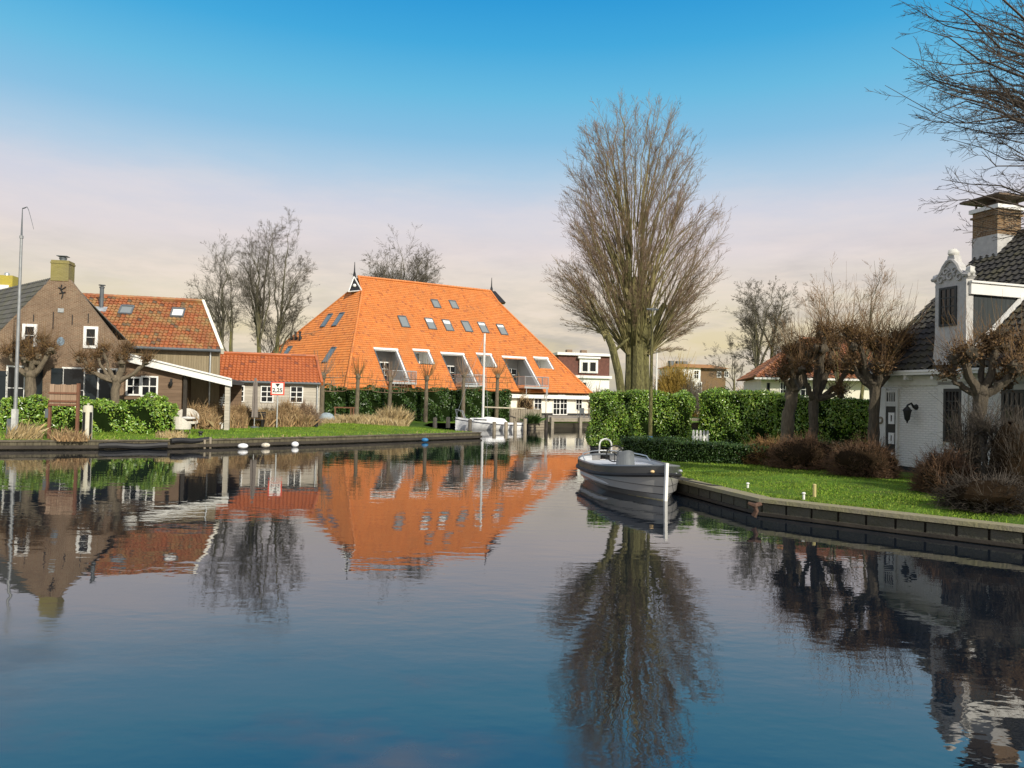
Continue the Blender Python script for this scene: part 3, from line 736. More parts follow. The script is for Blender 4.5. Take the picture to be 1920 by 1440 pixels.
# ------------------------------------------------------------------ barn with the mossy red roof
eA, eB = U(150, 646, 42.2), U(413.5, 656.5, 44.2); rA, rB = U(130, 550.5, 46.6), U(378, 565, 48.2)
eA.z = eB.z = (eA.z + eB.z) / 2
bn = thing('red_roof_barn', 'barn with mossy mottled red pantile roof, two skylights and grey plank wall', 'barn', V3((eA.x + eB.x) / 2, (eA.y + eB.y) / 2, .68))
pl = Plane(eA, eB, (rA + rB) / 2)
rA2 = pl.p(*pl.px(130, 550.5)); rB2 = pl.p(*pl.px(378, 565)); rB2.z = rA2.z = (rA2.z + rB2.z) / 2
pantiles(mbx := MB(), pl, [eA, eB, rB2, rA2], .24, .33, .032, .06, wob=.02)
rf = mbx.build('roof', m_oldtile, bn)
mb = MB(); ridge(mb, rA2, rB2, .13, .38); mb.build('ridge', m_oldtile, rf)
bkA, bkB = rA2 + (rA2 - eA) * 1.0, rB2 + (rB2 - eB)
for q, e_ in ((bkA, eA), (bkB, eB)): q.z = e_.z
mb = MB(); mb.poly(rA2, rB2, bkB, bkA); mb.poly(eA - V3(0,0,.12), rA2 - V3(0,0,.12), rB2 - V3(0,0,.12), eB - V3(0,0,.12)); mb.build('roof', m_oldtile, bn)
gut = gutter(eA + pl.n * .02 + V3(0, -.1, -.06), eB + V3(.05, -.1, -.06), bn, .085)
Fb = Fr(eA + V3(0, .25, 0), (eB - eA)); Lb = (eB - eA).length
mb = MB(); mb.fbox(Fb, 0, Lb - .12, .5, eA.z - .05, -.25, 0)
wallend = Fb.p(Lb - .12, 0, -.25)
mb.poly(wallend + V3(0,0,.5), bkB + V3(-.2,-.2,.5 - bkB.z), bkB + V3(-.2,-.2,0), rB2 + V3(-.15,0,-.1), wallend + V3(0,0,eA.z)); mb.build('wall', m_plankgrey, bn)
mb = MB(); v0, v1 = eB, rB2; d_ = pl.n * .1; s_ = pl.a * .09; w_ = pl.n * -.28
mb.hexa([v0 + w_, v0 + w_ + s_ * 2, v1 + w_ + s_ * 2, v1 + w_], [v0 + d_, v0 + d_ + s_ * 2, v1 + d_ + s_ * 2, v1 + d_]); mb.build('bargeboard', m_cream, bn)
a_, _ = Fb.px(394, 690, .05); pipe(Fb.p(a_, eA.z - .1, .08), Fb.p(a_, .6, .08), bn, .05)
for (x, y, lab, gl, bl) in ((237, 583, 'skylight with a half open sash', None, None), (333.5, 588, 'skylight with a white blind down', m_white, None)):
    a_, b_ = pl.px(x, y); s_ = skylight(pl, a_, b_, .78, 1.05, bn, lab, glass=gl)
a_, b_ = pl.px(189.5, 579); q = pl.p(a_, b_, -.1); top = U(190, 534, q.y)
mb = MB(); mb.tube([q, V3(q.x, q.y, top.z - .12)], .115, 12); mb.tube([V3(q.x, q.y, top.z - .2), V3(q.x, q.y, top.z - .12)], .15, 12); mb.tube([V3(q.x, q.y, top.z - .05), V3(q.x, q.y, top.z)], .19, 12); mb.tube([V3(q.x, q.y, top.z - .12), V3(q.x, q.y, top.z - .05)], .09, 12)
fl = mb.build('flue', m_zinc, bn); mb = MB(); pl.box(mb, a_ - .35, a_ + .35, b_ - .4, b_ + .12, -.01, .085); mb.build('flashing', M('lead_grey', (.33, .36, .38), .6, .3), fl)
# ------------------------------------------------------------------ lean-to with the white fascia
Fl = Fr(U(330, 790, 41.6), (.98, .2)); lt = thing('lean_to_porch', 'open timber porch with sloping white fascia and brown boarded wall', 'porch', Fl.p(0, .66))
c1, c2, c3, c4 = Fl.px(243, 664), Fl.px(437, 711), Fl.px(437, 725), Fl.px(243, 679)
mb = MB(); mb.fpoly(Fl, [c4, c3, c2, c1], .35, .42); mb.fpoly(Fl, [(c1[0], c1[1] - .05), (c2[0], c2[1] - .05), (c2[0], c2[1] + .04), (c1[0], c1[1] + .04)], .42, .5); mb.build('fascia', m_white, lt)
mb = MB(); mb.fpoly(Fl, [(c4[0], c4[1] + .12), (c3[0], c3[1] + .12), (c2[0], c2[1] - .08), (c1[0], c1[1] - .08)], -4.2, .345); mb.build('roof', M('roof_felt', (.06, .055, .05), .9), lt)
aw0 = Fl.px(233, 750)[0]; aw1 = Fl.px(340, 750)[0]; ap0, ap1 = Fl.px(423, 750)[0], Fl.px(432, 750)[0]
def zt(a): return c4[1] + (c3[1] - c4[1]) * (a - c4[0]) / (c3[0] - c4[0]) + .1
mb = MB(); mb.fpoly(Fl, [(aw0, .45), (aw1, .45), (aw1, zt(aw1)), (aw0, zt(aw0))], -.12, 0)
mb.poly(Fl.p(aw1 - .01, .45, -.12), Fl.p(aw1 - .01, .45, -4), Fl.p(aw1 - .01, zt(aw1), -4), Fl.p(aw1 - .01, zt(aw1), -.12))
mb.fpoly(Fl, [(aw1, .45), (ap1, .45), (ap1, zt(ap1)), (aw1, zt(aw1))], -4.1, -4); mb.build('wall', m_plankbrown, lt)
mb = MB(); mb.fpoly(Fl, [(ap0, .45), (ap1, .45), (ap1, zt(ap1)), (ap0, zt(ap0))], .0, .28); mb.build('post', m_plankpale, lt)
mb = MB(); a_ = Fl.px(347, 750)[0]; mb.fpoly(Fl, [(a_ - .09, .45), (a_ + .09, .45), (a_ + .09, zt(a_ + .09)), (a_ - .09, zt(a_ - .09))], -.1, .1); mb.build('post', m_darkwood, lt)
for q in ((237, 706, 264, 742), (265, 704.5, 296, 744)):
    r_ = Fl.rect(*q); window(Fl, *r_, lt, 2, 2, .09, .05, .06)
r_ = Fl.rect(238, 699, 253, 742)
a_, z_ = Fl.px(320.5, 720, .1); mb = MB(); mb.fbox(Fl, a_ - .05, a_ + .05, z_ - .05, z_ + .3, 0, .06); mb.lathe(Fl.p(a_, z_ - .15, .15), [(.03, 0), (.09, .06), (.12, .22), (.02, .32)], 8); mb.build('wall_lantern', m_iron, lt)
# furniture under and before the porch
m_wicker = M('white_wicker', (.62, .58, .50), .8, .25, 30, .01, 60); m_cush = M('white_cushion', (.72, .71, .68), .9, .08)
def wicker_chair(base, rz, lab, s=1.0, name='wicker_armchair'):
    c_ = thing(name, lab, 'chair', base, 'wicker chairs by the porch'); b_ = Vector(base)
    def P(x, y, z): return b_ + Vector((x * math.cos(rz) - y * math.sin(rz), x * math.sin(rz) + y * math.cos(rz), z)) * s
    mb = MB(); ring = [P(.42 * math.cos(t), .38 * math.sin(t), 0) for t in [i * math.pi / 6 for i in range(12)]]
    mb.hexa([r + V3(0, 0, .28) for r in ring], [r + V3(0, 0, .42) for r in ring]); mb.build('seat', m_wicker, c_)
    mb = MB(); prof = [(i * math.pi / 10 - math.pi * .5 * .0) for i in range(-2, 13)]
    o_ = [P(.47 * math.cos(t), .43 * math.sin(t), .25) for t in prof]; hh = [.55 + .35 * max(0, math.sin(t)) for t in prof]
    for i in range(len(prof) - 1):
        p0, p1 = o_[i], o_[i + 1]; q0 = P(.40 * math.cos(prof[i]), .36 * math.sin(prof[i]), .25); q1 = P(.40 * math.cos(prof[i+1]), .36 * math.sin(prof[i+1]), .25)
        mb.hexa([p0, p1, q1, q0], [p0 + V3(0,0,hh[i]-.25)*s, p1 + V3(0,0,hh[i+1]-.25)*s, q1 + V3(0,0,hh[i+1]-.25)*s, q0 + V3(0,0,hh[i]-.25)*s])
    mb.build('backrest', m_wicker, c_)
    mb = MB(); mb.blob(P(0, -.02, .47), .33 * s, .3 * s, .07 * s, 12, 7); mb.build('cushion', m_cush, c_)
    for x, y in ((-.28, -.25), (.28, -.25), (-.28, .25), (.28, .25)):
        mb = MB(); mb.tube([P(x, y, .3), P(x * 1.1, y * 1.1, 0)], .025 * s, 6); mb.build('leg', m_oldwood, c_)
wicker_chair(gp(340, 38.6), 2.9, 'rounded white wicker chair with its back to the canal, beside the laurel hedge end', 1.0)
wicker_chair(gp(352, 41.4), .5, 'high backed wicker chair with white cushion under the porch roof edge', 1.25)
wicker_chair(gp(330, 40.2), 1.9, 'low pale wicker chair half hidden behind the rounded wicker chair', .9)
b_ = gp(388, 43.5); tb = thing('garden_table', 'dark garden table with covered chairs in the shade of the porch', 'table', b_)
mb = MB(); mb.box(b_ + V3(0, 0, .7), 1.5, .9, .05, .2); mb.build('tabletop', m_darkwood, tb)
for x, y in ((-.65, -.35), (.65, -.35), (-.65, .35), (.65, .35)): mb = MB(); mb.box(b_ + V3(x, y, 0), .07, .07, .7); mb.build('leg', m_darkwood, tb)
b_ = gp(398.5, 44.6); mb = MB(); mb.lathe(b_, [(.13, 0), (.10, .9), (.16, 1.0), (.08, 1.12), (.04, 1.7), (.11, 1.85), (.05, 1.98)], 10); mb.tube([b_ + V3(0, 0, 1.7), b_ + V3(.17, 0, 1.95)], .03, 6)
solo(mb, 'garden_figure', M('yellow_plastic', (.60, .42, .03), .5, .1), b_, 'small yellow figure standing at the dark porch opening', 'figure')
b_ = gp(411, 43.4); fc = thing('folding_chair', 'white folding chair leaning against the grey porch post', 'chair', b_); mb = MB()
for dx in (0, .34): mb.tube([b_ + V3(dx - .1, 0, 0), b_ + V3(dx + .12, .25, 1.95)], .022, 6); mb.tube([b_ + V3(dx + .08, -.1, 0), b_ + V3(dx + .02, .22, 1.6)], .02, 6)
mb.build('frame', m_white, fc); mb = MB()
for k in range(6): p = b_ + V3(.0, .12, 1.0) + V3(.02, .02, .14) * k; mb.box(p, .34, .02, .06)
mb.build('slat_back', m_white, fc)
b_ = gp(415, 42.2); mb = MB(); mb.box(b_, .34, .34, .3); mb.box(b_ + V3(0, 0, .3), .38, .38, .06); solo(mb, 'planter', m_white, b_, 'white square planter by the porch post', 'planter')
# ------------------------------------------------------------------ small boarded shed with the new red roof
eA, eB = U(409, 712, 46.6), U(601.5, 719, 48.4); eA.z = eB.z = (eA.z + eB.z) / 2
pl = Plane(eA, eB, (U(411, 661, 49.4) + U(590, 668.5, 51.2)) / 2); rA, rB = pl.p(*pl.px(411, 661)), pl.p(*pl.px(590, 668.5)); rA.z = rB.z = (rA.z + rB.z) / 2
sh = thing('boarded_shed', 'low shed of pale weathered boards under a bright red pantile roof', 'shed', V3((eA.x + eB.x)/2, (eA.y + eB.y)/2, .68))
mb = MB(); pantiles(mb, pl, [eA, eB, rB, rA], .24, .33, .03, .055); rf = mb.build('roof', m_newtile, sh)
mb = MB(); ridge(mb, rA, rB, .12, .36); mb.build('ridge', m_newtile, rf)
bk = [r * 2 - e for r, e in ((rA, eA), (rB, eB))]
for q, e_ in zip(bk, (eA, eB)): q.z = e_.z
mb = MB(); mb.poly(rA, rB, bk[1], bk[0]); mb.poly(eA - V3(0,0,.1), rA - V3(0,0,.1), rB - V3(0,0,.1), eB - V3(0,0,.1)); mb.build('roof', m_newtile, sh)
gutter(eA + V3(0, -.08, -.06), eB + V3(.03, -.08, -.06), sh)
Fs = Fr(eA + V3(0, .22, 0), eB - eA); Ls = (eB - eA).length
mb = MB(); mb.fbox(Fs, .05, Ls - .1, .45, eA.z - .05, -.2, 0)
e0 = Fs.p(Ls - .1, 0, -.2); mb.poly(e0 + V3(0,0,.45), bk[1] + V3(-.15,-.15,.45-bk[1].z), bk[1] + V3(-.15,-.15,0), rB + V3(-.12,0,-.1), e0 + V3(0,0,eA.z)); mb.build('wall', m_plankpale, sh)
mb = MB(); v0, v1 = eB, rB; s_ = pl.a * .08; mb.hexa([v0 - pl.n*.18, v0 - pl.n*.18 + s_*2, v1 - pl.n*.18 + s_*2, v1 - pl.n*.18], [v0 + pl.n*.09, v0 + pl.n*.09 + s_*2, v1 + pl.n*.09 + s_*2, v1 + pl.n*.09]); mb.build('verge', m_newtile, rf)
for q in ((433.5, 722, 458, 754), (489, 723, 512.5, 755), (544, 723.5, 568, 756)): window(Fs, *Fs.rect(*q), sh, 2, 3, .07, .05, .06)
a_ = Fs.px(594.5, 750)[0]; pipe(Fs.p(a_, eA.z - .08, .08), Fs.p(a_, .6, .08), sh)
b_ = gp(476.5, 44.2); pa = thing('garden_parasol', 'closed grey parasol standing before the boarded shed', 'parasol', b_); top = U(477, 708, b_.y).z - b_.z
mb = MB(); mb.tube([b_ + V3(0, 0, .05), b_ + V3(0, 0, top - .1)], .03, 8); mb.build('pole', m_galv, pa)
mb = MB(); n = 14; hs = [(.20, .62), (.17, 1.1), (.13, top - .35), (.05, top - .02)]
vs = [b_ + V3(math.cos(i * 2*math.pi/n) * r * (1 if i % 2 else .62), math.sin(i * 2*math.pi/n) * r * (1 if i % 2 else .62), z) for r, z in hs for i in range(n)]
mb.add(vs, [[j*n+i, j*n+(i+1)%n, (j+1)*n+(i+1)%n, (j+1)*n+i] for j in range(3) for i in range(n)] + [[3*n+i for i in range(n)]]); mb.build('canopy', M('taupe_canvas', (.20, .17, .15), .9, .15), pa)
mb = MB(); mb.lathe(b_, [(.3, 0), (.3, .06), (.06, .1)], 12); mb.build('base', m_zinc, pa)
b_ = gp(479, 44.9); bt = thing('garden_bench', 'black slatted bench under the closed parasol', 'bench', b_)
mb = MB()
for k in range(4): mb.box(b_ + V3(0, -.2 + k * .12, .42), 1.0, .09, .04, .15)
mb.build('seat', m_black, bt); mb = MB()
for k in range(3): mb.box(b_ + V3(-.02, .26 + k*.02, .55 + k * .13), 1.0, .03, .1, .15)
mb.build('backrest', m_black, bt)
for x in (-.45, .45): mb = MB(); mb.box(b_ + V3(x, 0, 0), .06, .45, .42); mb.build('leg', m_black, bt)
m_oratile = tile_mat('orange_pantiles', (.73, .25, .058), (.59, .185, .042), moss=(.50, .30, .13), mossamt=.16, dark=((.42, .13, .04), .06), rough=.5)
E1 = V3(-15.8, 71, 3.3); fu = V3(.844, .536, 0); E2 = E1 + fu * 30.2; E4 = V3(-34, 90, 3.3)
R1 = U(671, 518.5, 85); R2 = R1 + fu * 17.3
E3 = E4 + fu * 33
plF = Plane(E1, E2, R1)
def onF(x, y, o=0.): a, b = plF.px(x, y); return plF.p(a, b, o)
E2 = onF(1112.5, 741); R1 = onF(671.5, 518.5); R2 = onF(919, 545.5); E1 = onF(648, 729.3)
b_av = (plF.uv(R1)[1] + plF.uv(R2)[1]) / 2
G1, G2 = onF(679, 546), onF(935, 568)           # feet of the two small owl-board gables on the front slope
bg = thing('farmhouse_barn', 'huge farmhouse barn with bright orange hipped roof, balconies and white ground floor', 'farmhouse', V3(2, 84, .9))
# openings in the front slope ---------------------------------------------------------
LOG = [((702, 655), (745, 658.5), 715.5), ((827, 663), (869.5, 667), 721), ((942, 670), (985.5, 674), 724)]
INS = [((775, 657.5), (804, 660), 682), ((893.5, 664.5), (921, 667.5), 687.5), ((1001, 672), (1027, 674), 692)]
holes = []; HL = []; HI = []
for L, Dst in ((LOG, HL), (INS, HI)):
    for (x0, y0), (x1, y1), yb in L:
        a0, b1 = plF.px(x0, y0); a1, b1b = plF.px(x1, y1); b1 = (b1 + b1b) / 2
        bb_ = plF.px(x0 + (yb - y0) * .58, yb)[1]
        holes.append((a0, a1, bb_, b1)); Dst.append((a0, a1, bb_, b1))
mb = MB(); pantiles(mb, plF, [E1, E2, G2, R2, R1, G1], .25, .33, .028, .055, holes=holes, seg=4)
rfF = mb.build('roof', m_oratile, bg); rfF['label'] = 'orange front roof slope'
# left hip ----------------------------------------------------------------------------
nL = (E1 - E4).normalized(); gtop = G1 + (R1 - G1) * 0
GB = U(652, 547.5, G1.y + 1.2); GB.z = G1.z
plH = Plane(E4, E1, (G1 + GB) / 2)
E4p = plH.p(*plH.px(430, 735)); E4p.z = E1.z if False else E4p.z
G1h, GBh = plH.p(*plH.px(678.5, 546.5)), plH.p(*plH.px(653.5, 549))
mb = MB(); pantiles(mb, plH, [E4, E1, G1, GBh], .25, .33, .028, .055, seg=4); rfH = mb.build('roof', m_oratile, bg); rfH['label'] = 'orange left hip of the roof'
# right hip and back ------------------------------------------------------------------
GB2 = V3(R2.x * 2 - G2.x + 2, R2.y + 2.2, G2.z)
mb = MB(); mb.poly(E2, E3, GB2, G2); mb.poly(E3, E4, GBh, R1, R2, GB2)
ins = V3(0, 0, -.35)
mb.build('roof', m_oratile, bg)
mb = MB(); ridge(mb, R1, R2, .17, .4); mb.build('ridge', m_oratile, rfF)
for p_, q_, r_ in ((E1 + plF.n * .08, G1 + plF.n * .08, .16), (E2 + plF.n * .06, G2 + plF.n * .06, .14), (E4 + V3(0, 0, .08), GBh + V3(0, 0, .08), .14), (G2 + plF.n * .05, R2 + plF.n * .05, .12), (G1 + plF.n * .05, R1 + plF.n * .05, .12)):
    mb = MB(); ridge(mb, p_, q_, r_, .4); mb.build('hip_ridge', m_oratile, rfF)
# owl boards --------------------------------------------------------------------------
m_blackwood = M('black_tarred_wood', (.012, .013, .015), .5, .3)
def owl(a, b, top, lab, trim=True):
    g = thing; c = (a + b) / 2; d = (b - a); out = V3(d.y, -d.x, 0).normalized()
    if out.dot(CAM - c) < 0: out = -out
    mb = MB(); T = top; mb.hexa([a, b, b - out * .8, a - out * .8], [T + d * -.001 + out * .06, T + d * .001 + out * .06, T - out * .5, T - out * .5 - d * .001])
    o = mb.build('owl_board', m_blackwood, bg); o['label'] = lab
    mb = MB(); up = V3(0, 0, .0)
    for p, q in ((a, T), (b, T), (a, b)) if trim else ((b, T),):
        mb.tube([p + out * .12, q + out * .12], .075, 4)
    mb.build('trim', m_white, o)
    mb = MB(); mb.tube([T - V3(0, 0, .3), T + V3(0, 0, .25), T + V3(0, 0, .6), T + V3(0, 0, 1.7)], [.16, .17, .08, .03], 6); mb.build('finial', m_blackwood, o)
    return o, c, out
topL = U(664.5, 519, R1.y - .4)
o, c, out = owl(U(654, 547.5, G1.y + .3), G1 + V3(0, 0, .05), topL, 'black triangular owl board with white trim')
mb = MB(); q = c + (topL - c) * .38 + out * .16; mb.blob(q, .2, .2, .2, 10, 7); mb.build('rosette', m_white, o)
o, c, out = owl(G2 + V3(.1, .3, .12), G2 + V3(-.1, 2.2, .12), U(921.5, 545.5, R2.y + .5), 'narrow dark owl board seen edge on', False)
# walls -------------------------------------------------------------------------------
fw = (E2 - E1); Ff = Fr(E1 + V3(.45 * .536 * -1, .45 * .844, 0) + fu * .4, fu); Lf = fw.length - .8
ez = min(E1.z, E2.z) - .06
mb = MB(); mb.fbox(Ff, 0, Lf, 1.2, ez, -.3, 0)
q0, q1 = Ff.p(0, 0, -.3), Ff.p(Lf, 0, -.3); i4 = E4 + V3(.6, -.8, 0); i3 = E3 + V3(-.6, -.8, 0)
for A, B_ in ((q0, i4), (i4, i3), (i3, q1)): mb.poly(V3(A.x, A.y, .5), V3(B_.x, B_.y, .5), V3(B_.x, B_.y, ez), V3(A.x, A.y, ez))
mb.build('wall', m_cream, bg)
mb = MB(); mb.fbox(Ff, 0, Lf, .5, 1.2, -.3, .03); mb.build('plinth', M('black_plinth', (.02, .02, .021), .7), bg)
mb = MB(); mb.fbox(Ff, -.3, Lf + .35, ez - .42, ez - .02, .1, .5); mb.build('fascia', m_white, bg)
def ww(q, nx, nz, nm='window', **k): return window(Ff, *Ff.rect(*q), bg, nx, nz, .09, .06, .07, name=nm, **k)
for q in ((1001, 744.5, 1015.5, 768), (1079, 745.5, 1091, 769.5)): ww(q, 2, 2)
for q in ((1036.5, 744.5, 1049.5, 778), (1049.7, 744.5, 1063, 778)): ww(q, 2, 3, 'french_door')
ww((970, 743, 985, 772), 1, 2, 'french_door', mat=m_oldwood); ww((986, 743, 999, 772), 1, 2, 'french_door', mat=m_oldwood)
a_, z_ = Ff.px(1028, 747); mb = MB(); mb.fbox(Ff, a_ - .04, a_ + .04, z_ - .05, z_ + .3, 0, .08); mb.lathe(Ff.p(a_, z_ - .25, .2), [(.05, 0), (.16, .08), (.17, .3), (.03, .42)], 8); mb.build('wall_lantern', m_iron, bg)
# loggias and balconies ------------------------------------------------------------------
m_logwall = M('loggia_plaster', (.40, .39, .37), .8, .06)
dn = V3(0, 0, -1); inw = V3(-plF.n.x, -plF.n.y, 0).normalized()
def recess(hole, door):
    a0, a1, b0, b1 = hole
    TL, TR, BL, BR = plF.p(a0, b1), plF.p(a1, b1), plF.p(a0, b0), plF.p(a1, b0)
    bd = 1.7 if door else 1.5
    BT0, BT1 = TL + inw * bd, TR + inw * bd                # top of the back wall
    zf = BL.z
    BB0, BB1 = V3(BT0.x, BT0.y, zf), V3(BT1.x, BT1.y, zf)
    root = MB()
    root.poly(BT0, BT1, BB1, BB0); root.poly(TL, TR, BT1, BT0)
    root.poly(TL, BT0, BB0, BL); root.poly(TR, BR, BB1, BT1); root.poly(BL, BB0, BB1, BR)
    lg = root.build('loggia' if door else 'roof_light_niche', m_logwall if door else m_white, bg)
    mb = MB(); plF.box(mb, a0 - .1, a1 + .1, b1 - .05, b1 + .24, -.1, .12); mb.build('lintel', m_white, lg)
    mb = MB(); plF.box(mb, a1 - (.17 if door else .2), a1, b0, b1 - .05, -.3, .1); mb.build('cheek_trim', m_white, lg)
    mb = MB(); plF.box(mb, a0 - .09, a0 + .0, b0, b1, -.3, .1); plF.box(mb, a1 + .003, a1 + .09, b0, b1, -.3, .1); mb.build('flashing', m_zinc, lg)
    Fb_ = Fr(BB0, fu); Wd = (BB1 - BB0).length
    if door:
        window(Fb_, .15, Wd * .42, zf + .02, zf + 2.1, lg, 1, 2, .13, .3, .06, name='door'); window(Fb_, Wd * .5, Wd - .1, zf + .02, zf + 2.15, lg, 2, 3, .08, .05, .05, name='french_door')
        out = -inw; P = lambda a, o, z: BL + fu * a + out * o + V3(0, 0, z)
        Lp = 1.55; bal = bg
        mb = MB(); mb.hexa([P(-.05, -.1, -.24), P(-.05, Lp, -.24), P(Wd + .05, Lp, -.24), P(Wd + .05, -.1, -.24)][::-1], [P(-.05, -.1, -.02), P(-.05, Lp, -.02), P(Wd + .05, Lp, -.02), P(Wd + .05, -.1, -.02)][::-1])
        b_ = mb.build('balcony', m_galv, bg)
        mb = MB(); hr = 1.05
        for a_, o_ in ((0, Lp), (Wd, Lp), (Wd * .5, Lp), (0, .35), (Wd, .35)): mb.tube([P(a_, o_, -.05), P(a_, o_, hr)], .035, 6)
        for z_ in (hr, .1): mb.tube([P(0, -.6 if z_ == hr else 0, z_), P(0, Lp, z_), P(Wd, Lp, z_), P(Wd, -.6 if z_ == hr else 0, z_)], .032, 6)
        k = 0
        for i in range(1, 24): mb.tube([P(Wd * i / 24, Lp, .1), P(Wd * i / 24, Lp, hr)], .012, 4, False)
        for i in range(1, 12):
            for a_ in (0, Wd): mb.tube([P(a_, Lp * i / 12, .1), P(a_, Lp * i / 12, hr)], .012, 4, False)
        mb.build('railing', m_galv, b_)
        for a_ in (.25, Wd - .05):
            mb = MB(); mb.tube([P(a_, Lp - .1, -.2), P(a_, Lp - .1, -1.0), P(a_, Lp - .9, -1.0)], .05, 6); mb.build('bracket', m_galv, b_)
        mb = MB(); mb.box(P(Wd * .35, .5, -.02), .7, .7, .08); mb.tube([P(Wd*.35, .5, .05), P(Wd*.35, .5, .7)], .04, 6); mb.lathe(P(Wd * .35, .5, .7), [(.38, 0), (.38, .04)], 12)
        return b_
    else:
        window(Fb_, .04, Wd - .3, zf + .06, BT0.z - .04, lg, 1, 1, .12, .05, .05, glass=m_pane_sky)
for hI in HL: recess(hI, True)
for hI in HI: recess(hI, False)
for a_, z0_, in ((1024.5, 726),):
    p = U(1024.5, 726, 77); pipe(p, V3(p.x, p.y, .9), bg, .05)
# skylights ----------------------------------------------------------------------------
for (x, y, bl) in ((817, 570.5, 0), (850.5, 572, 0), (757, 604, 0), (807, 608, .28), (839.5, 611, .28), (875, 613, 0), (905.5, 615, .22), (941, 619, .2)):
    a_, b_ = plF.px(x, y); skylight(plF, a_, b_, 1.02 if y > 590 else .95, 1.9 if y > 590 else 1.5, bg, blind=bl or None)
for (x, y, hgt) in ((613, 601.5, 1.9), (635, 599.5, 1.9), (618.5, 666, 2.0), (539, 660, 1.5)):
    a_, b_ = plH.px(x, y); skylight(plH, a_, b_, 1.0, hgt, bg)
for x in (547.5, 555.5, 564):
    a_, b_ = plH.px(x, 637); p = plH.p(a_, b_); mb = MB(); mb.tube([p - plH.n * .05, p + V3(0, 0, .35) + plH.n * .15, p + V3(0, 0, .8) + plH.n * .15], [.24, .13, .12], 8); mb.tube([p + V3(0, 0, .72) + plH.n * .15, p + V3(0, 0, .86) + plH.n * .15], .18, 8); mb.build('vent_pipe', m_black, bg)
# fence, deck, quay ---------------------------------------------------------------------
m_deck = M('silvered_deck', (.27, .235, .18), .85, .25, 3, .01, 20)
dk = thing('quay_deck', 'long silvered timber quay deck in front of the white ground floor', 'deck', V3(6, 74, .4))
A0, A1 = U(1013, 785, 70.4), U(1135, 789, 75.5); du = (A1 - A0); du.z = 0; du.normalize(); dnr = V3(du.y, -du.x, 0); Ld = 24
Fd = Fr(A0, du)
mb = MB(); mb.fbox(Fd, -.2, Ld, .86, .94, -10, 0.0); mb.build('boards', m_deck, dk)
mb = MB(); mb.fbox(Fd, -.2, Ld, .62, .855, -.12, -.02); mb.build('beam', m_deck, dk)
mb = MB(); mb.fbox(Fd, -.2, Ld, -1.4, .6, -.9, -.7); mb.build('quay_wall', brick_mat('pale_quay_brick', (.42, .36, .26), (.34, .28, .2), (.45, .40, .32), stain=(.2, .17, .12)), dk)
for x in (1032.5, 1085.5):
    a_ = Fd.px(x, 790)[0]; mb = MB(); mb.fbox(Fd, a_ - .16, a_ + .16, -1.2, 1.05, .0, .3); mb.build('post', m_deck, dk)
fb = U(986, 790, 67.2); Fg = Fr(U(957, 790, 66.4), U(1015, 790, 68.6) - U(957, 790, 66.4))
a0 = Fg.px(957, 790)[0]; a1 = Fg.px(1015, 790)[0]; zt_ = Fg.px(980, 767)[1]
fn = thing('plank_fence', 'grey vertical plank fence on the quay beside the sailing boat', 'fence', Fg.p((a0 + a1) / 2, .5))
mb = MB(); n = 13
for i in range(n): x0 = a0 + (a1 - a0) * i / n; mb.fbox(Fg, x0 + .02, x0 + (a1 - a0) / n - .02, .5, zt_ + rnd.uniform(-.05, .05), 0, .035)
mb.build('boards', m_oldwood, fn)
for a_ in (a0 + .05, a1 - .05, (a0 + a1) / 2): mb = MB(); mb.fbox(Fg, a_ - .07, a_ + .07, .4, zt_ + .08, -.16, -.01); mb.build('post', m_oldwood, fn)
mb = MB(); mb.fbox(Fg, a0, a1, 1.6, 1.72, -.05, -.004); mb.fbox(Fg, a0, a1, .8, .92, -.05, -.004); mb.build('rail', m_oldwood, fn)
# table set on the deck
b_ = U(1099, 785, 79); b_.z = .94; tb = thing('deck_table', 'slim table and chairs on the quay deck at the end of the white wall', 'table', b_)
mb = MB(); mb.box(b_ + V3(0, 0, .74), 1.7, .8, .05, .5); mb.build('tabletop', m_oldwood, tb)
for x, y in ((-.7, -.6), (.8, .1), (-.9, -.1), (.6, .6)): mb = MB(); mb.box(b_ + V3(x, y, 0), .06, .06, .75); mb.build('leg', m_zinc, tb)
for k, px_ in enumerate((1091, 1108)):
    b_ = U(px_, 785, 77.5 + k); b_.z = .94; chh = thing('deck_chair', 'dark metal chair at the ' + ('near' if k == 0 else 'hedge') + ' end of the deck table', 'chair', b_, 'chairs on the quay deck')
    mb = MB(); mb.box(b_ + V3(0, 0, .43), .5, .5, .05); mb.build('seat', m_oldwood if k else m_zinc, chh); mb = MB(); mb.box(b_ + V3(0, .24, .48), .5, .04, .5); mb.build('backrest', m_oldwood if k else m_zinc, chh)
    for x, y in ((-.22, -.22), (.22, -.22), (-.22, .22), (.22, .22)): mb = MB(); mb.box(b_ + V3(x, y, 0), .05, .05, .43); mb.build('leg', m_zinc, chh)
b_ = U(1041, 782, 80); b_.z = .94
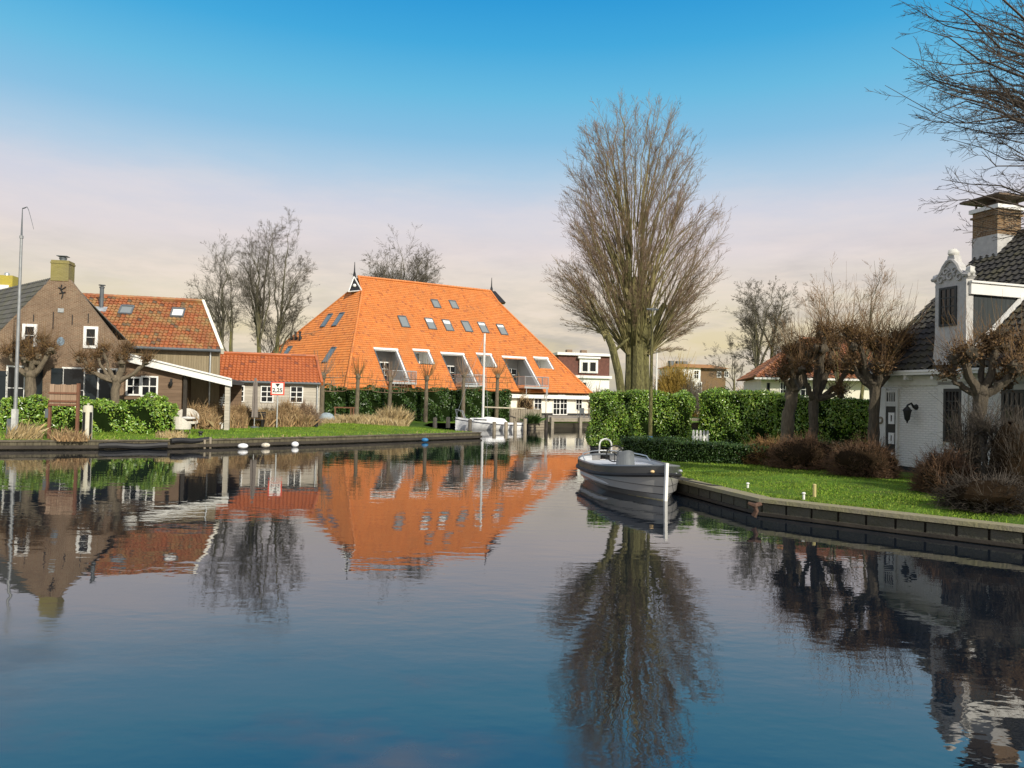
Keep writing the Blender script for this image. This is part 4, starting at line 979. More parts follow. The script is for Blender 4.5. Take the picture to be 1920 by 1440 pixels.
# ------------------------------------------------------------------ white house on the right
m_whbrick = brick_mat('whitewashed_brick', (.86, .845, .80), (.81, .795, .75), (.66, .65, .61), .22, .075, .035, stain=(.72, .71, .66), rough=.7, msize=.02)
m_slate = tile_mat('black_pantiles', (.028, .027, .026), (.046, .043, .04), moss=(.085, .078, .03), mossamt=.5, rough=.85)
m_ochbrick = brick_mat('ochre_brick', (.20, .10, .04), (.14, .062, .03), (.30, .25, .17), .2, .065, .02, stain=(.27, .16, .045))
m_hiptile = tile_mat('brown_red_pantiles', (.42, .165, .065), (.32, .115, .045), moss=(.2, .15, .06), mossamt=.4, dark=((.1, .05, .03), .08))
m_stone = M('grey_white_stone', (.46, .45, .43), .8, .15, 6, .01, 20)
m_offw = M('off_white_paint', (.62, .61, .56), .55, .1)
FR = Fr(U(1647, 860, 25.6), (.30, -.954))
hz = lambda p: gz(p.x, p.y)
wh = thing('white_house', 'whitewashed brick house with black tiled roof, carved neck gable dormer and tall ochre chimney', 'house', FR.p(3, .6))
Lw = 15.0; ze = FR.px(1690, 699)[1]; zb = .45
mb = MB(); mb.fbox(FR, 0, Lw, .78, ze - .1, -8.5, 0); mb.build('wall', m_whbrick, wh)
mb = MB(); mb.fbox(FR, .0, Lw, zb, .78, -8.4, -.02); mb.build('plinth', M('tarred_plinth', (.02, .02, .02), .7), wh)
mb = MB(); mb.fbox(FR, .02, Lw, ze - .42, ze - .11, .004, .05); mb.build('frieze', m_offw, wh)
mb = MB(); mb.fbox(FR, -.35, Lw, ze - .1, ze + .04, -.1, .42); mb.fbox(FR, -.35, Lw, ze - .02, ze + .05, .42, .46)
gt = mb.build('gutter', m_white, wh)
for k in range(7): mb = MB(); a_ = .35 + k * 1.05; mb.fbox(FR, a_, a_ + .09, ze - .25, ze - .1, .05, .38); mb.build('bracket', m_offw, gt)
# roof slope: eave to ridge on the far gable
Eo = FR.p(-.38, ze + .06, .4)
gp_n = FR.u; r = ray(1866, 447); tt = (Eo - CAM).dot(gp_n) / r.dot(gp_n); AP = CAM + r * tt
print('house ridge', AP, Eo, ze)
plR_ = Plane(Eo, Eo + FR.u, AP)
lr = FR.u * (Lw + .4)
# dormer (neck gable) flush with the wall
d0, _ = FR.px(1756, 600); d1, _ = FR.px(1814, 600)
dz1 = FR.px(1785, 520)[1]
a_d0, a_d1 = d0 + .38, d1 + .38                     # in roof coordinates
btop = plR_.px(1815, 512)[1]
mb = MB(); pantiles(mb, plR_, [Eo, Eo + lr, AP + lr, AP], .25, .33, .035, .06, seg=5, holes=[(a_d0, a_d1, -.1, 1.2)])
rf = mb.build('roof', m_slate, wh)
back = AP + (AP - Eo); back.z = Eo.z
mb = MB(); mb.poly(AP, AP + lr, back + lr, back); mb.poly(Eo - V3(0,0,.15), AP - V3(0,0,.15), AP + lr - V3(0,0,.15), Eo + lr - V3(0,0,.15)); mb.build('roof', m_slate, wh)
mb = MB(); ridge(mb, AP, AP + lr, .14, .4); mb.build('ridge', m_slate, rf)
mb = MB(); e0 = FR.p(.02, ze, -.0); mb.poly(FR.p(.02, ze - .1, 0), V3(AP.x, AP.y, AP.z - .2) + FR.u * .4, FR.p(.02, ze - .1, -8.4)); mb.build('gable_wall', m_whbrick, wh)
# chimney on the far gable
cz0 = AP.z - 1.6; q = AP + FR.u * .35
def on_plane(px, py, o): r = ray(px, py); t_ = (q + FR.u * o - CAM).dot(FR.u) / r.dot(FR.u); return CAM + r * t_
c_r = on_plane(1912, 420, .55); c_l = on_plane(1868, 420, .55); cw = (c_r - c_l).length
ctop = on_plane(1890, 388, .55).z; ccn = (c_r + c_l) / 2 - FR.u * .45
Fc = Fr(ccn, FR.u)
zbs = on_plane(1890, 441, .55).z
def cbox(mb, g0, z0, z1): mb.fbox(Fc, -.5 - g0, .5 + g0, z0, z1, -cw/2 - g0, cw/2 + g0)
mb = MB(); cbox(mb, 0, zbs, ctop - .1); cbox(mb, .06, ctop - .32, ctop - .25); ch = mb.build('chimney', m_ochbrick, wh)
mb = MB(); cbox(mb, .012, cz0, zbs); mb.build('base', m_stone, ch)
mb = MB(); cbox(mb, .09, ctop - .1, ctop + .04); mb.build('band', m_white, ch)
mb = MB(); cbox(mb, -.25, ctop + .04, ctop + .22)
for s0 in (-1, 1):
    for s1 in (-1, 1): mb.tube([Fc.p(s0 * .42, ctop, s1 * (cw/2 - .08)), Fc.p(s0 * .42, ctop + .3, s1 * (cw/2 - .08))], .04, 5)
mb.fbox(Fc, -.8, .8, ctop + .3, ctop + .37, -cw/2 - .3, cw/2 + .3); mb.build('cap', M('rusty_cap', (.12, .08, .05), .7, .4), ch)
# dormer: stone front, cheek, white fascia
df = MB(); W = d1 - d0; zt0 = ze + .02; zs = FR.px(1785, 545)[1]; zp = FR.px(1782, 480)[1]
def S(*p): return [(d0 + W * x, z) for x, z in p]
hsh = FR.px(1785, 522)[1]; dm = MB()
dm.fpoly(FR, S((-.12, zt0), (1.12, zt0), (1.05, zt0 + .5), (1.0, zt0 + 1.0), (1.0, hsh - .1), (1.1, hsh), (.95, hsh + .12), (.80, hsh + .22), (.74, zp - .32), (.64, zp - .2), (.60, zp), (.40, zp), (.36, zp - .2), (.26, zp - .32), (.20, hsh + .22), (.05, hsh + .12), (-.1, hsh), (0, hsh - .1), (0, zt0 + 1.0), (-.05, zt0 + .5)), -.22, .06)
dm_o = dm.build('neck_gable', m_stone, wh); dm_o['label'] = 'carved pale stone neck gable'
mb = MB(); cw_ = lambda x, z, rr: mb.tube([FR.p(d0 + W * x + rr * math.cos(t_) * (1 - .07 * k), z + rr * math.sin(t_) * (1 - .07 * k), .09) for k, t_ in enumerate([i * .6 for i in range(12)])], .035, 5)
for x, z, rr in ((.2, hsh - .02, .15), (.8, hsh - .02, .15), (.36, hsh + .22, .12), (.64, hsh + .22, .12), (.5, hsh + .05, .16), (.12, zt0 + .25, .12), (.88, zt0 + .25, .12)): cw_(x, z, rr)
mb.tube([FR.p(d0 + W * x, z, .08) for x, z in ((-.1, hsh + .02), (.08, hsh + .06), (.2, hsh + .2), (.28, zp - .33), (.4, zp - .18), (.5, zp - .14), (.6, zp - .18), (.72, zp - .33), (.8, hsh + .2), (.92, hsh + .06), (1.1, hsh + .02))], .06, 6)
mb.build('carving', m_stone, dm_o)
mb = MB(); mb.blob(FR.p(d0 + W * .5, zp + .08, -.05), .17, .12, .14, 10, 7, .3); mb.blob(FR.p(d0 + W * 1.04, hsh + .14, -.05), .14, .12, .16, 9, 7, .4); mb.blob(FR.p(d0 - W * .04, hsh + .1, -.05), .12, .1, .1, 9, 7, .4); mb.build('crest', m_offw, dm_o)
wq = FR.rect(1765, 541, 1797, 610); window(FR, wq[0], wq[1], max(wq[2], zt0 + .12), wq[3], dm_o, 3, 4, .07, .035, .1, mat=m_dark, o0=.061)
# cheek wall runs back to the slope; roof slope height at inset o:
dz_ = AP - Eo; perp = dz_ - FR.u * dz_.dot(FR.u); run = math.hypot(perp.x, perp.y); sl = perp.z / run
def zroof(o): return Eo.z + (o + .4) * sl           # o metres inward from the wall plane
ztd = FR.px(1850, 540)[1] if False else hsh - .55
o_hit = (ztd - Eo.z) / sl - .4
m_cheek = plank_mat('dark_green_boards', (.022, .03, .031), (.03, .038, .04), .18)
mb = MB()
for a_ in (d0 + .02, d1 - .02): mb.poly(FR.p(a_, zt0 - .1, -.05), FR.p(a_, ztd, -.05), FR.p(a_, ztd, -o_hit), FR.p(a_, zroof(.05) - .1, -.06))
mb.build('cheek', m_cheek, dm_o)
mb = MB(); mb.fbox(FR, d0 - .05, d1 + .08, ztd, ztd + .34, -o_hit - .3, -.05); mb.fbox(FR, d0 - .09, d1 + .13, ztd + .34, ztd + .4, -o_hit - .5, -.02); mb.build('fascia', m_white, dm_o)
mb = MB(); p0, p1 = FR.p(d1 + .06, zroof(.0) + .05, -.02), FR.p(d1 + .06, zroof(o_hit) + .05, -o_hit); mb.tube([p0, p1], .1, 4); mb.build('bargeboard', m_white, dm_o)
# door, windows, lantern
q = FR.rect(1662, 732, 1683.5, 757); window(FR, *q, wh, 4, 1, .07, .03, .06, mat=m_offw, name='transom_window')
a0, a1 = q[0], q[1]; zd1 = FR.px(1672, 762)[1]
mb = MB(); mb.fbox(FR, a0 + .05, a1 - .03, .62, zd1, 0, .04); dr = mb.build('door', m_dark, wh)
for i, (y0, y1) in enumerate(((773.5, 795.5), (811, 833), (848, 870))):
    w_ = FR.rect(1669, y0, 1682, y1); window(FR, w_[0], a1 - .08, w_[2], w_[3], dr, 1, 1, .09, .03, .075, o0=.041)
mb = MB(); mb.fbox(FR, a0 - .30, a0 + .045, .6, q[3] + .06, .0, .07); mb.fbox(FR, a0 + .05, a1 + .05, zd1 + .004, q[2] - .004, 0, .07); mb.fbox(FR, a1 - .025, a1 + .06, .62, q[3] + .06, 0, .068); mb.build('door_frame', m_offw, wh)
for q in ((1771.5, 729, 1804, 830), (1880, 731, 1925, 868)):
    w_ = FR.rect(*q); window(FR, *w_, wh, 4, 5, .09, .035, .06, mat=m_dark)
    mb = MB(); g_ = .22; mb.fbox(FR, w_[0] - g_, w_[0] - .004, w_[2] - .1, w_[3] + g_, .0, .05); mb.fbox(FR, w_[1] + .004, w_[1] + g_, w_[2] - .1, w_[3] + g_, .0, .05); mb.fbox(FR, w_[0] - .004, w_[1] + .004, w_[3] + .004, w_[3] + g_, 0, .05); mb.build('window_frame', m_offw, wh)
a_, z_ = FR.px(1704, 763, .3); ln = MB(); ln.tube([FR.p(a_, z_, 0), FR.p(a_, z_, .1), FR.p(a_, z_ + .12, .2), FR.p(a_, z_ + .05, .36)], [.1, .04, .03, .03], 8)
L = ln.build('wall_lantern', m_iron, wh); mb = MB(); mb.lathe(FR.p(a_, z_ - .56, .36), [(.02, .04), (.03, .1), (.08, .16), (.125, .42), (.15, .44), (.09, .52), (.04, .57), (.015, .64)], 8); mb.build('lamp_shade', m_iron, L)
a_, z_ = FR.px(1651.5, 788, .05); mb = MB(); mb.tube([FR.p(a_ + .1 * math.cos(t_), z_ + .1 * math.sin(t_), .08) for t_ in [i * .5236 for i in range(13)]], .035, 6); mb.build('door_wreath', m_oldwood, wh)
# ------------------------------------------------------------------ small hipped house behind the hedge
Fh = Fr(U(1425, 735, 44), (.985, -.17)); hp = thing('hip_roof_house', 'small cream house with red hipped roof behind the pollard trees', 'house', Fh.p(5, .6))
a0 = Fh.px(1427, 730)[0]; zE = Fh.px(1440, 708)[1]; pe = [Fh.p(a0 - .4, zE, .5), Fh.p(a0 + 12, zE, .5), Fh.p(a0 + 12, zE, -8), Fh.p(a0 - .4, zE, -8)]
r1_ = U(1505, 636, 48.2); plh = Plane(pe[0], pe[1], r1_); r2_ = r1_ + Fh.u * 6
mb = MB(); pantiles(mb, plh, [pe[0], pe[1], r2_, r1_], .28, .36, .04, .06); plh2 = Plane(pe[3], pe[0], r1_); pantiles(mb, plh2, [pe[3], pe[0], r1_], .28, .36, .04, .06)
rf = mb.build('roof', m_hiptile, hp); mb = MB(); mb.poly(pe[1], pe[2], r2_); mb.poly(pe[2], pe[3], r1_, r2_); mb.build('roof', m_hiptile, hp)
mb = MB(); ridge(mb, pe[0], r1_, .14); mb.build('ridge', m_hiptile, rf); mb = MB(); ridge(mb, r1_, r2_, .14); mb.build('ridge', m_hiptile, rf)
mb = MB(); mb.fbox(Fh, a0, a0 + 11.6, .4, zE - .05, -7.6, 0); mb.build('wall', m_cream, hp)
mb = MB(); mb.fbox(Fh, a0 - .45, a0 + 12, zE - .12, zE - .01, .3, .62); mb.build('gutter', m_white, hp)
w_ = Fh.rect(1438, 718, 1443, 745); window(Fh, *w_, hp, 1, 2, .04, .03, .04, mat=m_dark)
w_ = Fh.rect(1462, 716, 1474, 745); window(Fh, *w_, hp, 2, 2, .06, .03, .04)
w_ = Fh.rect(1500, 716, 1520, 745); window(Fh, *w_, hp, 2, 2, .06, .03, .04)
# ------------------------------------------------------------------ houses far behind
Fm = Fr(U(1095, 740, 118), (.98, .2)); mh = thing('terraced_house', 'white house with dark red mansard roof and a white dormer beyond the orange roof', 'house', Fm.p(0, .9))
a0, a1 = Fm.px(1046, 740)[0], Fm.px(1142, 740)[0]
z = lambda y: Fm.px(1095, y)[1]
mb = MB(); mb.fbox(Fm, a0, a1, .5, z(706), -8, 0); mb.build('wall', m_white, mh)
mb = MB(); mb.fpoly(Fm, [(a0, z(706)), (a1, z(706)), (a1, z(667)), (a0, z(667))], -8, -.05)
mb.build('roof', M('dark_red_tile', (.13, .05, .035), .8, .3, 3), mh)
mb = MB(); mb.fbox(Fm, a0 - .3, a1 + .3, z(667), z(662), -8.2, .4); mb.fbox(Fm, a0 - .3, a1 + .3, z(709), z(704), -.1, .4); mb.build('fascia', m_white, mh)
d = Fm.rect(1086, 672, 1120, 700); mb = MB(); mb.fbox(Fm, *d, -2, .3); mb.fbox(Fm, d[0] - .3, d[1] + .3, d[3], d[3] + .3, -2, .6); dmr = mb.build('dormer', m_white, mh)
for q in ((1090, 678, 1102, 698), (1104, 678, 1117, 698)): w_ = Fm.rect(*q); window(Fm, *w_, dmr, 1, 1, .12, .05, .36, o0=.301)
for x in (1078, 1106): a_ = Fm.px(x, 660)[0]; mb = MB(); mb.fbox(Fm, a_ - .45, a_ + .45, z(663), z(654), -4, -3); mb.build('chimney', m_brick, mh)
w_ = Fm.rect(1090, 716, 1100, 735); window(Fm, *w_, mh, 1, 1, .1, .05, .06)
Fk = Fr(U(1310, 740, 125), (.98, .2)); kh = thing('white_block_house', 'distant white and brick house with ochre roof behind the golden willow', 'house', Fk.p(0, .9))
k = lambda x, y: Fk.px(x, y)
a0, a1 = k(1284, 0)[0], k(1372, 0)[0]; zt2 = k(1310, 690)[1]; zr = k(1310, 681)[1]
mb = MB(); mb.fbox(Fk, a0, k(1324, 0)[0], .5, zt2, -8, .3); mb.build('wall', m_white, kh)
mb = MB(); mb.fbox(Fk, k(1324, 0)[0] + .01, a1, .5, zt2 - .05, -8, 0); mb.build('wall', m_ochbrick, kh)
mb = MB(); mb.hexa([Fk.p(a0 - .5, zt2, .8), Fk.p(a1 + .5, zt2, .8), Fk.p(a1 + .5, zt2, -8.5), Fk.p(a0 - .5, zt2, -8.5)], [Fk.p(a0 + 1, zr, -3.5), Fk.p(a1 - 1, zr, -3.5), Fk.p(a1 - 1, zr, -4.2), Fk.p(a0 + 1, zr, -4.2)]); mb.build('roof', M('ochre_tile', (.36, .17, .05), .8, .3, 2), kh)
for q in ((1299, 694, 1309, 711), (1288, 716, 1296, 738), (1306, 716, 1314, 738), (1344, 696, 1352, 708), (1358, 696, 1366, 708)):
    w_ = Fk.rect(*q); window(Fk, *w_, kh, 2, 2, .12, .06, .36 if q[0] < 1324 else .06, o0=.301 if q[0] < 1324 else 0)
for x in (1287, 1301, 1312): a_ = k(x, 0)[0]; mb = MB(); mb.fbox(Fk, a_ - .4, a_ + .4, zr - .5, zr + .45, -4.2, -3.2); mb.build('chimney', m_zinc, kh)
# ------------------------------------------------------------------ banks
def offs(E, i0, i1, o):
    P = [Vector((*E[i], 0)) for i in range(i0, i1 + 1)]; out = []
    for k, p in enumerate(P):
        a = P[max(k - 1, 0)]; b = P[min(k + 1, len(P) - 1)]; u = (b - a).normalized(); out.append(p + Vector((u.y, -u.x, 0)) * o)
    return out
def rail(mb, E, i0, i1, o0, o1, z0, z1):
    A = offs(E, i0, i1, o0); B = offs(E, i0, i1, o1); n = len(A)
    vs = []
    for a, b in zip(A, B): vs += [a + V3(0, 0, z0), b + V3(0, 0, z0), b + V3(0, 0, z1), a + V3(0, 0, z1)]
    fs = [[4*i+j, 4*(i+1)+j, 4*(i+1)+(j+1) % 4, 4*i+(j+1) % 4] for i in range(n-1) for j in range(4)] + [[0, 1, 2, 3], [4*n-1, 4*n-2, 4*n-3, 4*n-4]]
    mb.add(vs, fs); return mb
m_pile = plank_mat('mossy_piling', (.10, .085, .05), (.15, .13, .08), .3, bump=.03, streak=.7)
m_cap = M('weathered_capping', (.44, .385, .28), .9, .45, 2.2, .02, 14, col2=(.25, .235, .11))
lw = thing('timber_revetment', 'dark timber bank revetment under the left lawn', 'revetment', (-12, 37, 0))
mb = MB(); rail(mb, EDGE_A, 0, 9, -.06, .06, -.8, .36); mb.build('boards', m_pile, lw)
mb = MB(); rail(mb, EDGE_A, 0, 9, -.2, .12, .365, .43); mb.build('capping', M('dark_capping', (.10, .085, .06), .9, .5, 2, .015, 14), lw)
mb = MB(); rail(mb, EDGE_A, 1, 8, .062, .2, .06, .2); mb.build('waling', m_darkwood, lw)
rw = thing('sheet_piling', 'right bank piling of grey panels with a pale wooden capping', 'revetment', (7, 18, 0))
m_panel = M('concrete_panel', (.15, .14, .115), .85, .5, 2.5, .03, 14, col2=(.06, .06, .035))
mb = MB(); P = offs(EDGE_B, 1, 9, 0)
for a, b in zip(P[:-1], P[1:]):
    L = (b - a).length; n = max(1, round(L / .62)); u = (b - a) / L; nn = V3(-u.y, u.x, 0)
    for k in range(n):
        s0, s1 = a + u * (L * k / n + .025), a + u * (L * (k + 1) / n - .025); o = nn * .05
        mb.hexa([s0 + V3(0,0,-.8) + o, s0 + V3(0,0,-.8) - o*2, s1 + V3(0,0,-.8) - o*2, s1 + V3(0,0,-.8) + o], [s0 + V3(0,0,.3) + o, s0 + V3(0,0,.3) - o*2, s1 + V3(0,0,.3) - o*2, s1 + V3(0,0,.3) + o])
mb.build('panels', m_panel, rw)
mb = MB(); rail(mb, EDGE_B, 1, 9, .02, .3, -.8, .32); mb.build('backing', m_darkwood, rw)
mb = MB(); rail(mb, EDGE_B, 1, 9, -.13, .33, .33, .425); mb.build('capping', m_cap, rw)
mb = MB(); rail(mb, EDGE_B, 1, 9, -.13, -.055, .02, .09); mb.build('waling', m_darkwood, rw)
for (px, py) in ((1600, 985), (1683, 995), (1746, 1003), (1812, 1012), (1880, 1022), (1500, 975)):
    q = G(px, py, 0); mb = MB(); mb.box(V3(q.x + .02, q.y - .02, -.6), .2, .12, .92, -.3); mb.build('post', m_darkwood, rw)
# ------------------------------------------------------------------ boats
def loft(mb, ax, org, L, st, close=True):
    """st: list of (s, [(y, z), ...]) half sections, mirrored; ax: unit vector stern->bow"""
    lat = V3(ax.y, -ax.x, 0); n = len(st[0][1]); vs = []
    for s, sec in st:
        for sg in (1, -1):
            for (y, z) in (sec if sg == 1 else sec[::-1]): vs.append(org + ax * (s * L) + lat * (y * sg) + V3(0, 0, z))
    k = 2 * n
    fs = [[i*k+j, (i+1)*k+j, (i+1)*k+j+1, i*k+j+1] for i in range(len(st)-1) for j in range(k-1)]
    mb.smooth = True; mb.add(vs, fs); mb.smooth = False
    return mb
BOW = G(1247, 939, 0); ax = V3(.14, -.99, 0).normalized(); LB = 6.3
ORG = BOW - ax * LB; lat = V3(ax.y, -ax.x, 0)
sl = thing('sloop', 'grey open motor sloop with white stem post moored at the right bank', 'boat', BOW - ax * (LB * .5))
def bb(s):
    a = math.sqrt(max(0, 1 - (1 - min(1, s / .24)) ** 2)); f = 1 - max(0, (s - .34) / .66) ** 3.1
    return 1.30 * a * max(0, f)
def zs(s): return .70 + .26 * max(0, (s - .42) / .58) ** 1.7 + .10 * max(0, (.25 - s) / .25) ** 1.5
SS = [0.002, .01, .025, .05, .09, .14, .2, .28, .36, .45, .54, .63, .71, .78, .84, .89, .93, .96, .985, .999]
m_hull, _n, b = new_mat('grey_hull_paint'); b.inputs['Base Color'].default_value = (.25, .245, .235, 1); b.inputs['Roughness'].default_value = .24; b.inputs['Coat Weight'].default_value = .3
m_deckgrey = M('pale_grey_deck', (.56, .58, .60), .6, .06)
m_con, _n, b = new_mat('console_grey'); b.inputs['Base Color'].default_value = (.17, .185, .195, 1); b.inputs['Roughness'].default_value = .35
m_boot = M('cream_antifouling', (.42, .36, .20), .7, .3, 4)
sec = lambda s, b, z: [(b, z), (b + .012, z - .24), (b * .985 + .02, z - .25), (b * .96 + .012, .38), (b * .945, .375), (b * .90 + .012, .17), (b * .885, .165), (b * (.80 - .25 * s ** 4), .0)]
mb = MB(); loft(mb, ax, ORG, LB, [(s, sec(s, bb(s), zs(s))) for s in SS])
hu = mb.build('hull', m_hull, sl)
mb = MB(); loft(mb, ax, ORG, LB, [(s, [(bb(s) * (.83 - .22 * s ** 4) + .004, .075 + .1 * max(0, s - .75)), (bb(s) * .5, -.3)]) for s in SS]); mb.build('boot_top', m_boot, sl)
m_bul, _n, b = new_mat('dark_bulwark_paint'); b.inputs['Base Color'].default_value = (.065, .067, .07, 1); b.inputs['Roughness'].default_value = .25
mb = MB(); loft(mb, ax, ORG, LB, [(s, [(bb(s) + .006, zs(s)), (bb(s) + .018, zs(s) - .238)]) for s in SS]); mb.build('bulwark', m_bul, sl)
ed = lambda s, o, z: ORG + ax * (s * LB) + lat * (bb(s) - .0 + o) + V3(0, 0, z)
edm = lambda s, o, z: ORG + ax * (s * LB) - lat * (bb(s) - .0 + o) + V3(0, 0, z)
around = lambda o, f: [edm(s, o, f(s)) for s in SS[::-1]] + [ed(s, o, f(s)) for s in SS]
for zz_, k_ in ((.378, .952), (.168, .893)):
    mb = MB(); mb.tube([ORG + ax * (s * LB) - lat * (bb(s) * k_ + .006) + V3(0, 0, zz_) for s in SS[::-1]] + [ORG + ax * (s * LB) + lat * (bb(s) * k_ + .006) + V3(0, 0, zz_) for s in SS], .011, 5); mb.build('plank_seam', m_black, sl)
mb = MB(); mb.tube(around(.02, lambda s: zs(s) - .25), .055, 8); mb.build('rubbing_strake', m_black, sl)
mb = MB(); mb.tube(around(-.02, lambda s: zs(s) + .005), .035, 6); mb.build('gunwale', m_con, sl)
IN = [s for s in SS if .02 < s < .97]
mb = MB(); loft(mb, ax, ORG, LB, [(s, [(max(.01, bb(s) - .05), zs(s)), (max(.01, bb(s) - .09), .22)]) for s in IN]); mb.build('inner_lining', m_deckgrey, sl)
mb = MB(); mb.poly(*([ed(s, -.09, .22) for s in IN] + [edm(s, -.09, .22) for s in IN[::-1]])); mb.build('floor', m_deckgrey, sl)
mb = MB(); FD = [s for s in SS if s >= .7]; mb.poly(*([ed(s, -.05 * min(1, bb(s) / .1), zs(s) - .10) for s in FD] + [edm(s, -.05 * min(1, bb(s) / .1), zs(s) - .10) for s in FD[::-1]])); mb.build('foredeck', m_con, sl)
mb = MB(); BD = [s for s in SS if .01 <= s <= .3]; mb.hexa([ed(s, -.1, .24) for s in BD] + [edm(s, -.1, .24) for s in BD[::-1]], [ed(s, -.1, .6) for s in BD] + [edm(s, -.1, .6) for s in BD[::-1]]); mb.build('stern_bench', m_deckgrey, sl)
pt = lambda s, y, z: ORG + ax * (s * LB) + lat * y + V3(0, 0, z)
for sg in (-1, 1):
    mb = MB(); mb.hexa([pt(.3, sg*.55, .24), pt(.62, sg*.55, .24), pt(.62, sg*.9, .24), pt(.3, sg*.95, .24)][::sg], [pt(.3, sg*.55, .56), pt(.62, sg*.55, .56), pt(.62, sg*.9, .56), pt(.3, sg*.95, .56)][::sg]); mb.build('side_bench', m_deckgrey, sl)
mb = MB(); n = 9; yo = -.02
ou = [pt(.415 + .035 * math.sin(i * math.pi / (n-1)), yo - .30 + .60 * i / (n-1), .23) for i in range(n)] + [pt(.36, yo + .30, .23), pt(.36, yo - .30, .23)]
tp = [pt(.405 + .03 * math.sin(i * math.pi / (n-1)), yo - .25 + .50 * i / (n-1), 1.06 + .07 * math.sin(i * math.pi / (n-1))) for i in range(n)] + [pt(.37, yo + .25, 1.04), pt(.37, yo - .25, 1.04)]
mb.hexa(ou, tp); mb.build('console', m_con, sl)
mb = MB(); wc = pt(.345, .27, .98); wr = .27
mb.tube([wc + lat * (wr * math.cos(t)) + V3(0, 0, wr * math.sin(t)) + ax * (.06 * math.sin(t)) for t in [i * math.pi / 12 for i in range(25)]], .02, 6)
for t in (.5, 2.6, 4.7): mb.tube([wc, wc + lat * (wr * math.cos(t)) + V3(0, 0, wr * math.sin(t))], .014, 5)
mb.tube([wc, pt(.38, .2, .9)], .02, 5); mb.build('steering_wheel', m_black, sl)
mb = MB(); RS = [.2, .14, .09, .05, .025, .01]; mb.tube([edm(.26, -.16, zs(.26))] + [edm(s, -.16, zs(s) + .14) for s in RS] + [ed(s, -.16, zs(s) + .14) for s in RS[::-1]] + [ed(.26, -.16, zs(.26))], .022, 6); mb.build('stern_rail', m_galv, sl)
mb = MB(); so_ = [pt(.992, 0, -.25), pt(.999, 0, .1), pt(1.004, 0, .5), pt(1.006, 0, 1.04)]
lw_ = .04; mb.hexa([so_[0] + lat*lw_, so_[0] - lat*lw_, so_[0] - lat*lw_ + ax*.13, so_[0] + lat*lw_ + ax*.13], [so_[-1] + lat*lw_, so_[-1] - lat*lw_, so_[-1] - lat*lw_ + ax*.11, so_[-1] + lat*lw_ + ax*.11]); mb.build('stem_post', m_white, sl)
for (s_, z_, sg, nm, mt, r_) in ((.80, -.13, -1, 'fairlead', m_galv, .05), (.955, -.16, 1, 'navigation_light', M('amber_light', (.7, .5, .25), .3), .045), (.70, -.36, -1, 'hull_fitting', m_galv, .03), (.52, -.42, -1, 'hull_fitting', m_galv, .035), (.9, -.2, -1, 'hull_fitting', m_galv, .02)):
    p = (ed if sg == 1 else edm)(s_, .02, zs(s_) + z_); mb = MB(); mb.blob(p, r_ * 1.5, r_ * 1.5, r_, 8, 6); mb.build(nm, mt, sl)
for k, (q, (px, py)) in enumerate(((ed(.97, 0, .82), (1302, 899)), (ed(.94, 0, .80), (1356, 912)))):
    e_ = G(px, py, .42); m_ = (q + e_) / 2 - V3(0, 0, .12); pts = [Vector(x) for x in bez(q, m_, e_, 9)]
    mb = MB(); mb.tube(pts, .022, 6); solo(mb, 'mooring_rope', m_rope, e_, 'dark rope from the sloop bow to the ' + ('nearer ring on the bank edge' if k == 0 else 'farther point on the bank, longest rope'), 'rope', 'mooring ropes of the sloop')
# sailing boat
m_gel = M('white_gelcoat', (.80, .80, .79), .25, .03); m_navy = M('navy_stripe', (.015, .02, .05), .4)
SB, SE = U(981, 806, 65.5), U(853, 800, 64.2); SB.z = SE.z = 0; ax2 = (SE - SB); L2 = ax2.length; ax2.normalize(); lat2 = V3(ax2.y, -ax2.x, 0)
sb = thing('sailing_boat', 'small white sailing boat with bare mast and navy stripe moored between posts', 'boat', (SB + SE) / 2)
b2 = lambda s: 1.05 * (.62 + .38 * min(1, s / .35)) * (1 - max(0, (s - .4) / .6) ** 2.2) if s < 1 else 0
z2 = lambda s: .62 + .42 * max(0, (s - .25) / .75) ** 1.6
T2 = [0, .1, .2, .3, .4, .5, .6, .7, .8, .87, .93, .97, .995]
mb = MB(); loft(mb, ax2, SB, L2, [(s, [(b2(s) * .0 + .001, z2(s) + .03), (b2(s) * .96, z2(s)), (b2(s), z2(s) - .06), (b2(s) * (.93 - .3 * s ** 5), .25), (b2(s) * (.75 - .5 * s ** 3), -.05), (.01, -.3)]) for s in T2]); p2 = lambda s, y, z: SB + ax2 * (s * L2) + lat2 * y + V3(0, 0, z)
mb.poly(p2(0, b2(0), z2(0) - .06), p2(0, b2(0) * .93, .25), p2(0, b2(0) * .75, -.05), p2(0, -b2(0) * .75, -.05), p2(0, -b2(0) * .93, .25), p2(0, -b2(0), z2(0) - .06)); mb.build('hull', m_gel, sb)
mb = MB(); loft(mb, ax2, SB, L2, [(s, [(b2(s) + .012, z2(s) - .14), (b2(s) + .012, z2(s) - .20)]) for s in T2]); mb.build('stripe', m_navy, sb)
mb = MB(); c_ = [(.24, .62, .0), (.30, .66, .34), (.52, .62, .40), (.60, .55, .26), (.78, .3, .12)]
loft(mb, ax2, SB, L2, [(s, [(y * .75, z2(s) + h_), (y, z2(s) - .02)]) for s, y, h_ in c_]); mb.build('cabin', m_gel, sb)
mb = MB()
for sg in (1, -1): mb.hexa([p2(.56, sg * .585, z2(.5) + .10), p2(.74, sg * .40, z2(.74) + .02), p2(.74, sg * .37, z2(.74) + .02), p2(.56, sg * .55, z2(.5) + .10)][::sg], [p2(.56, sg * .56, z2(.5) + .2), p2(.74, sg * .38, z2(.74) + .09), p2(.74, sg * .35, z2(.74) + .09), p2(.56, sg * .53, z2(.5) + .2)][::sg])
mb.build('cabin_window', m_glass, sb)
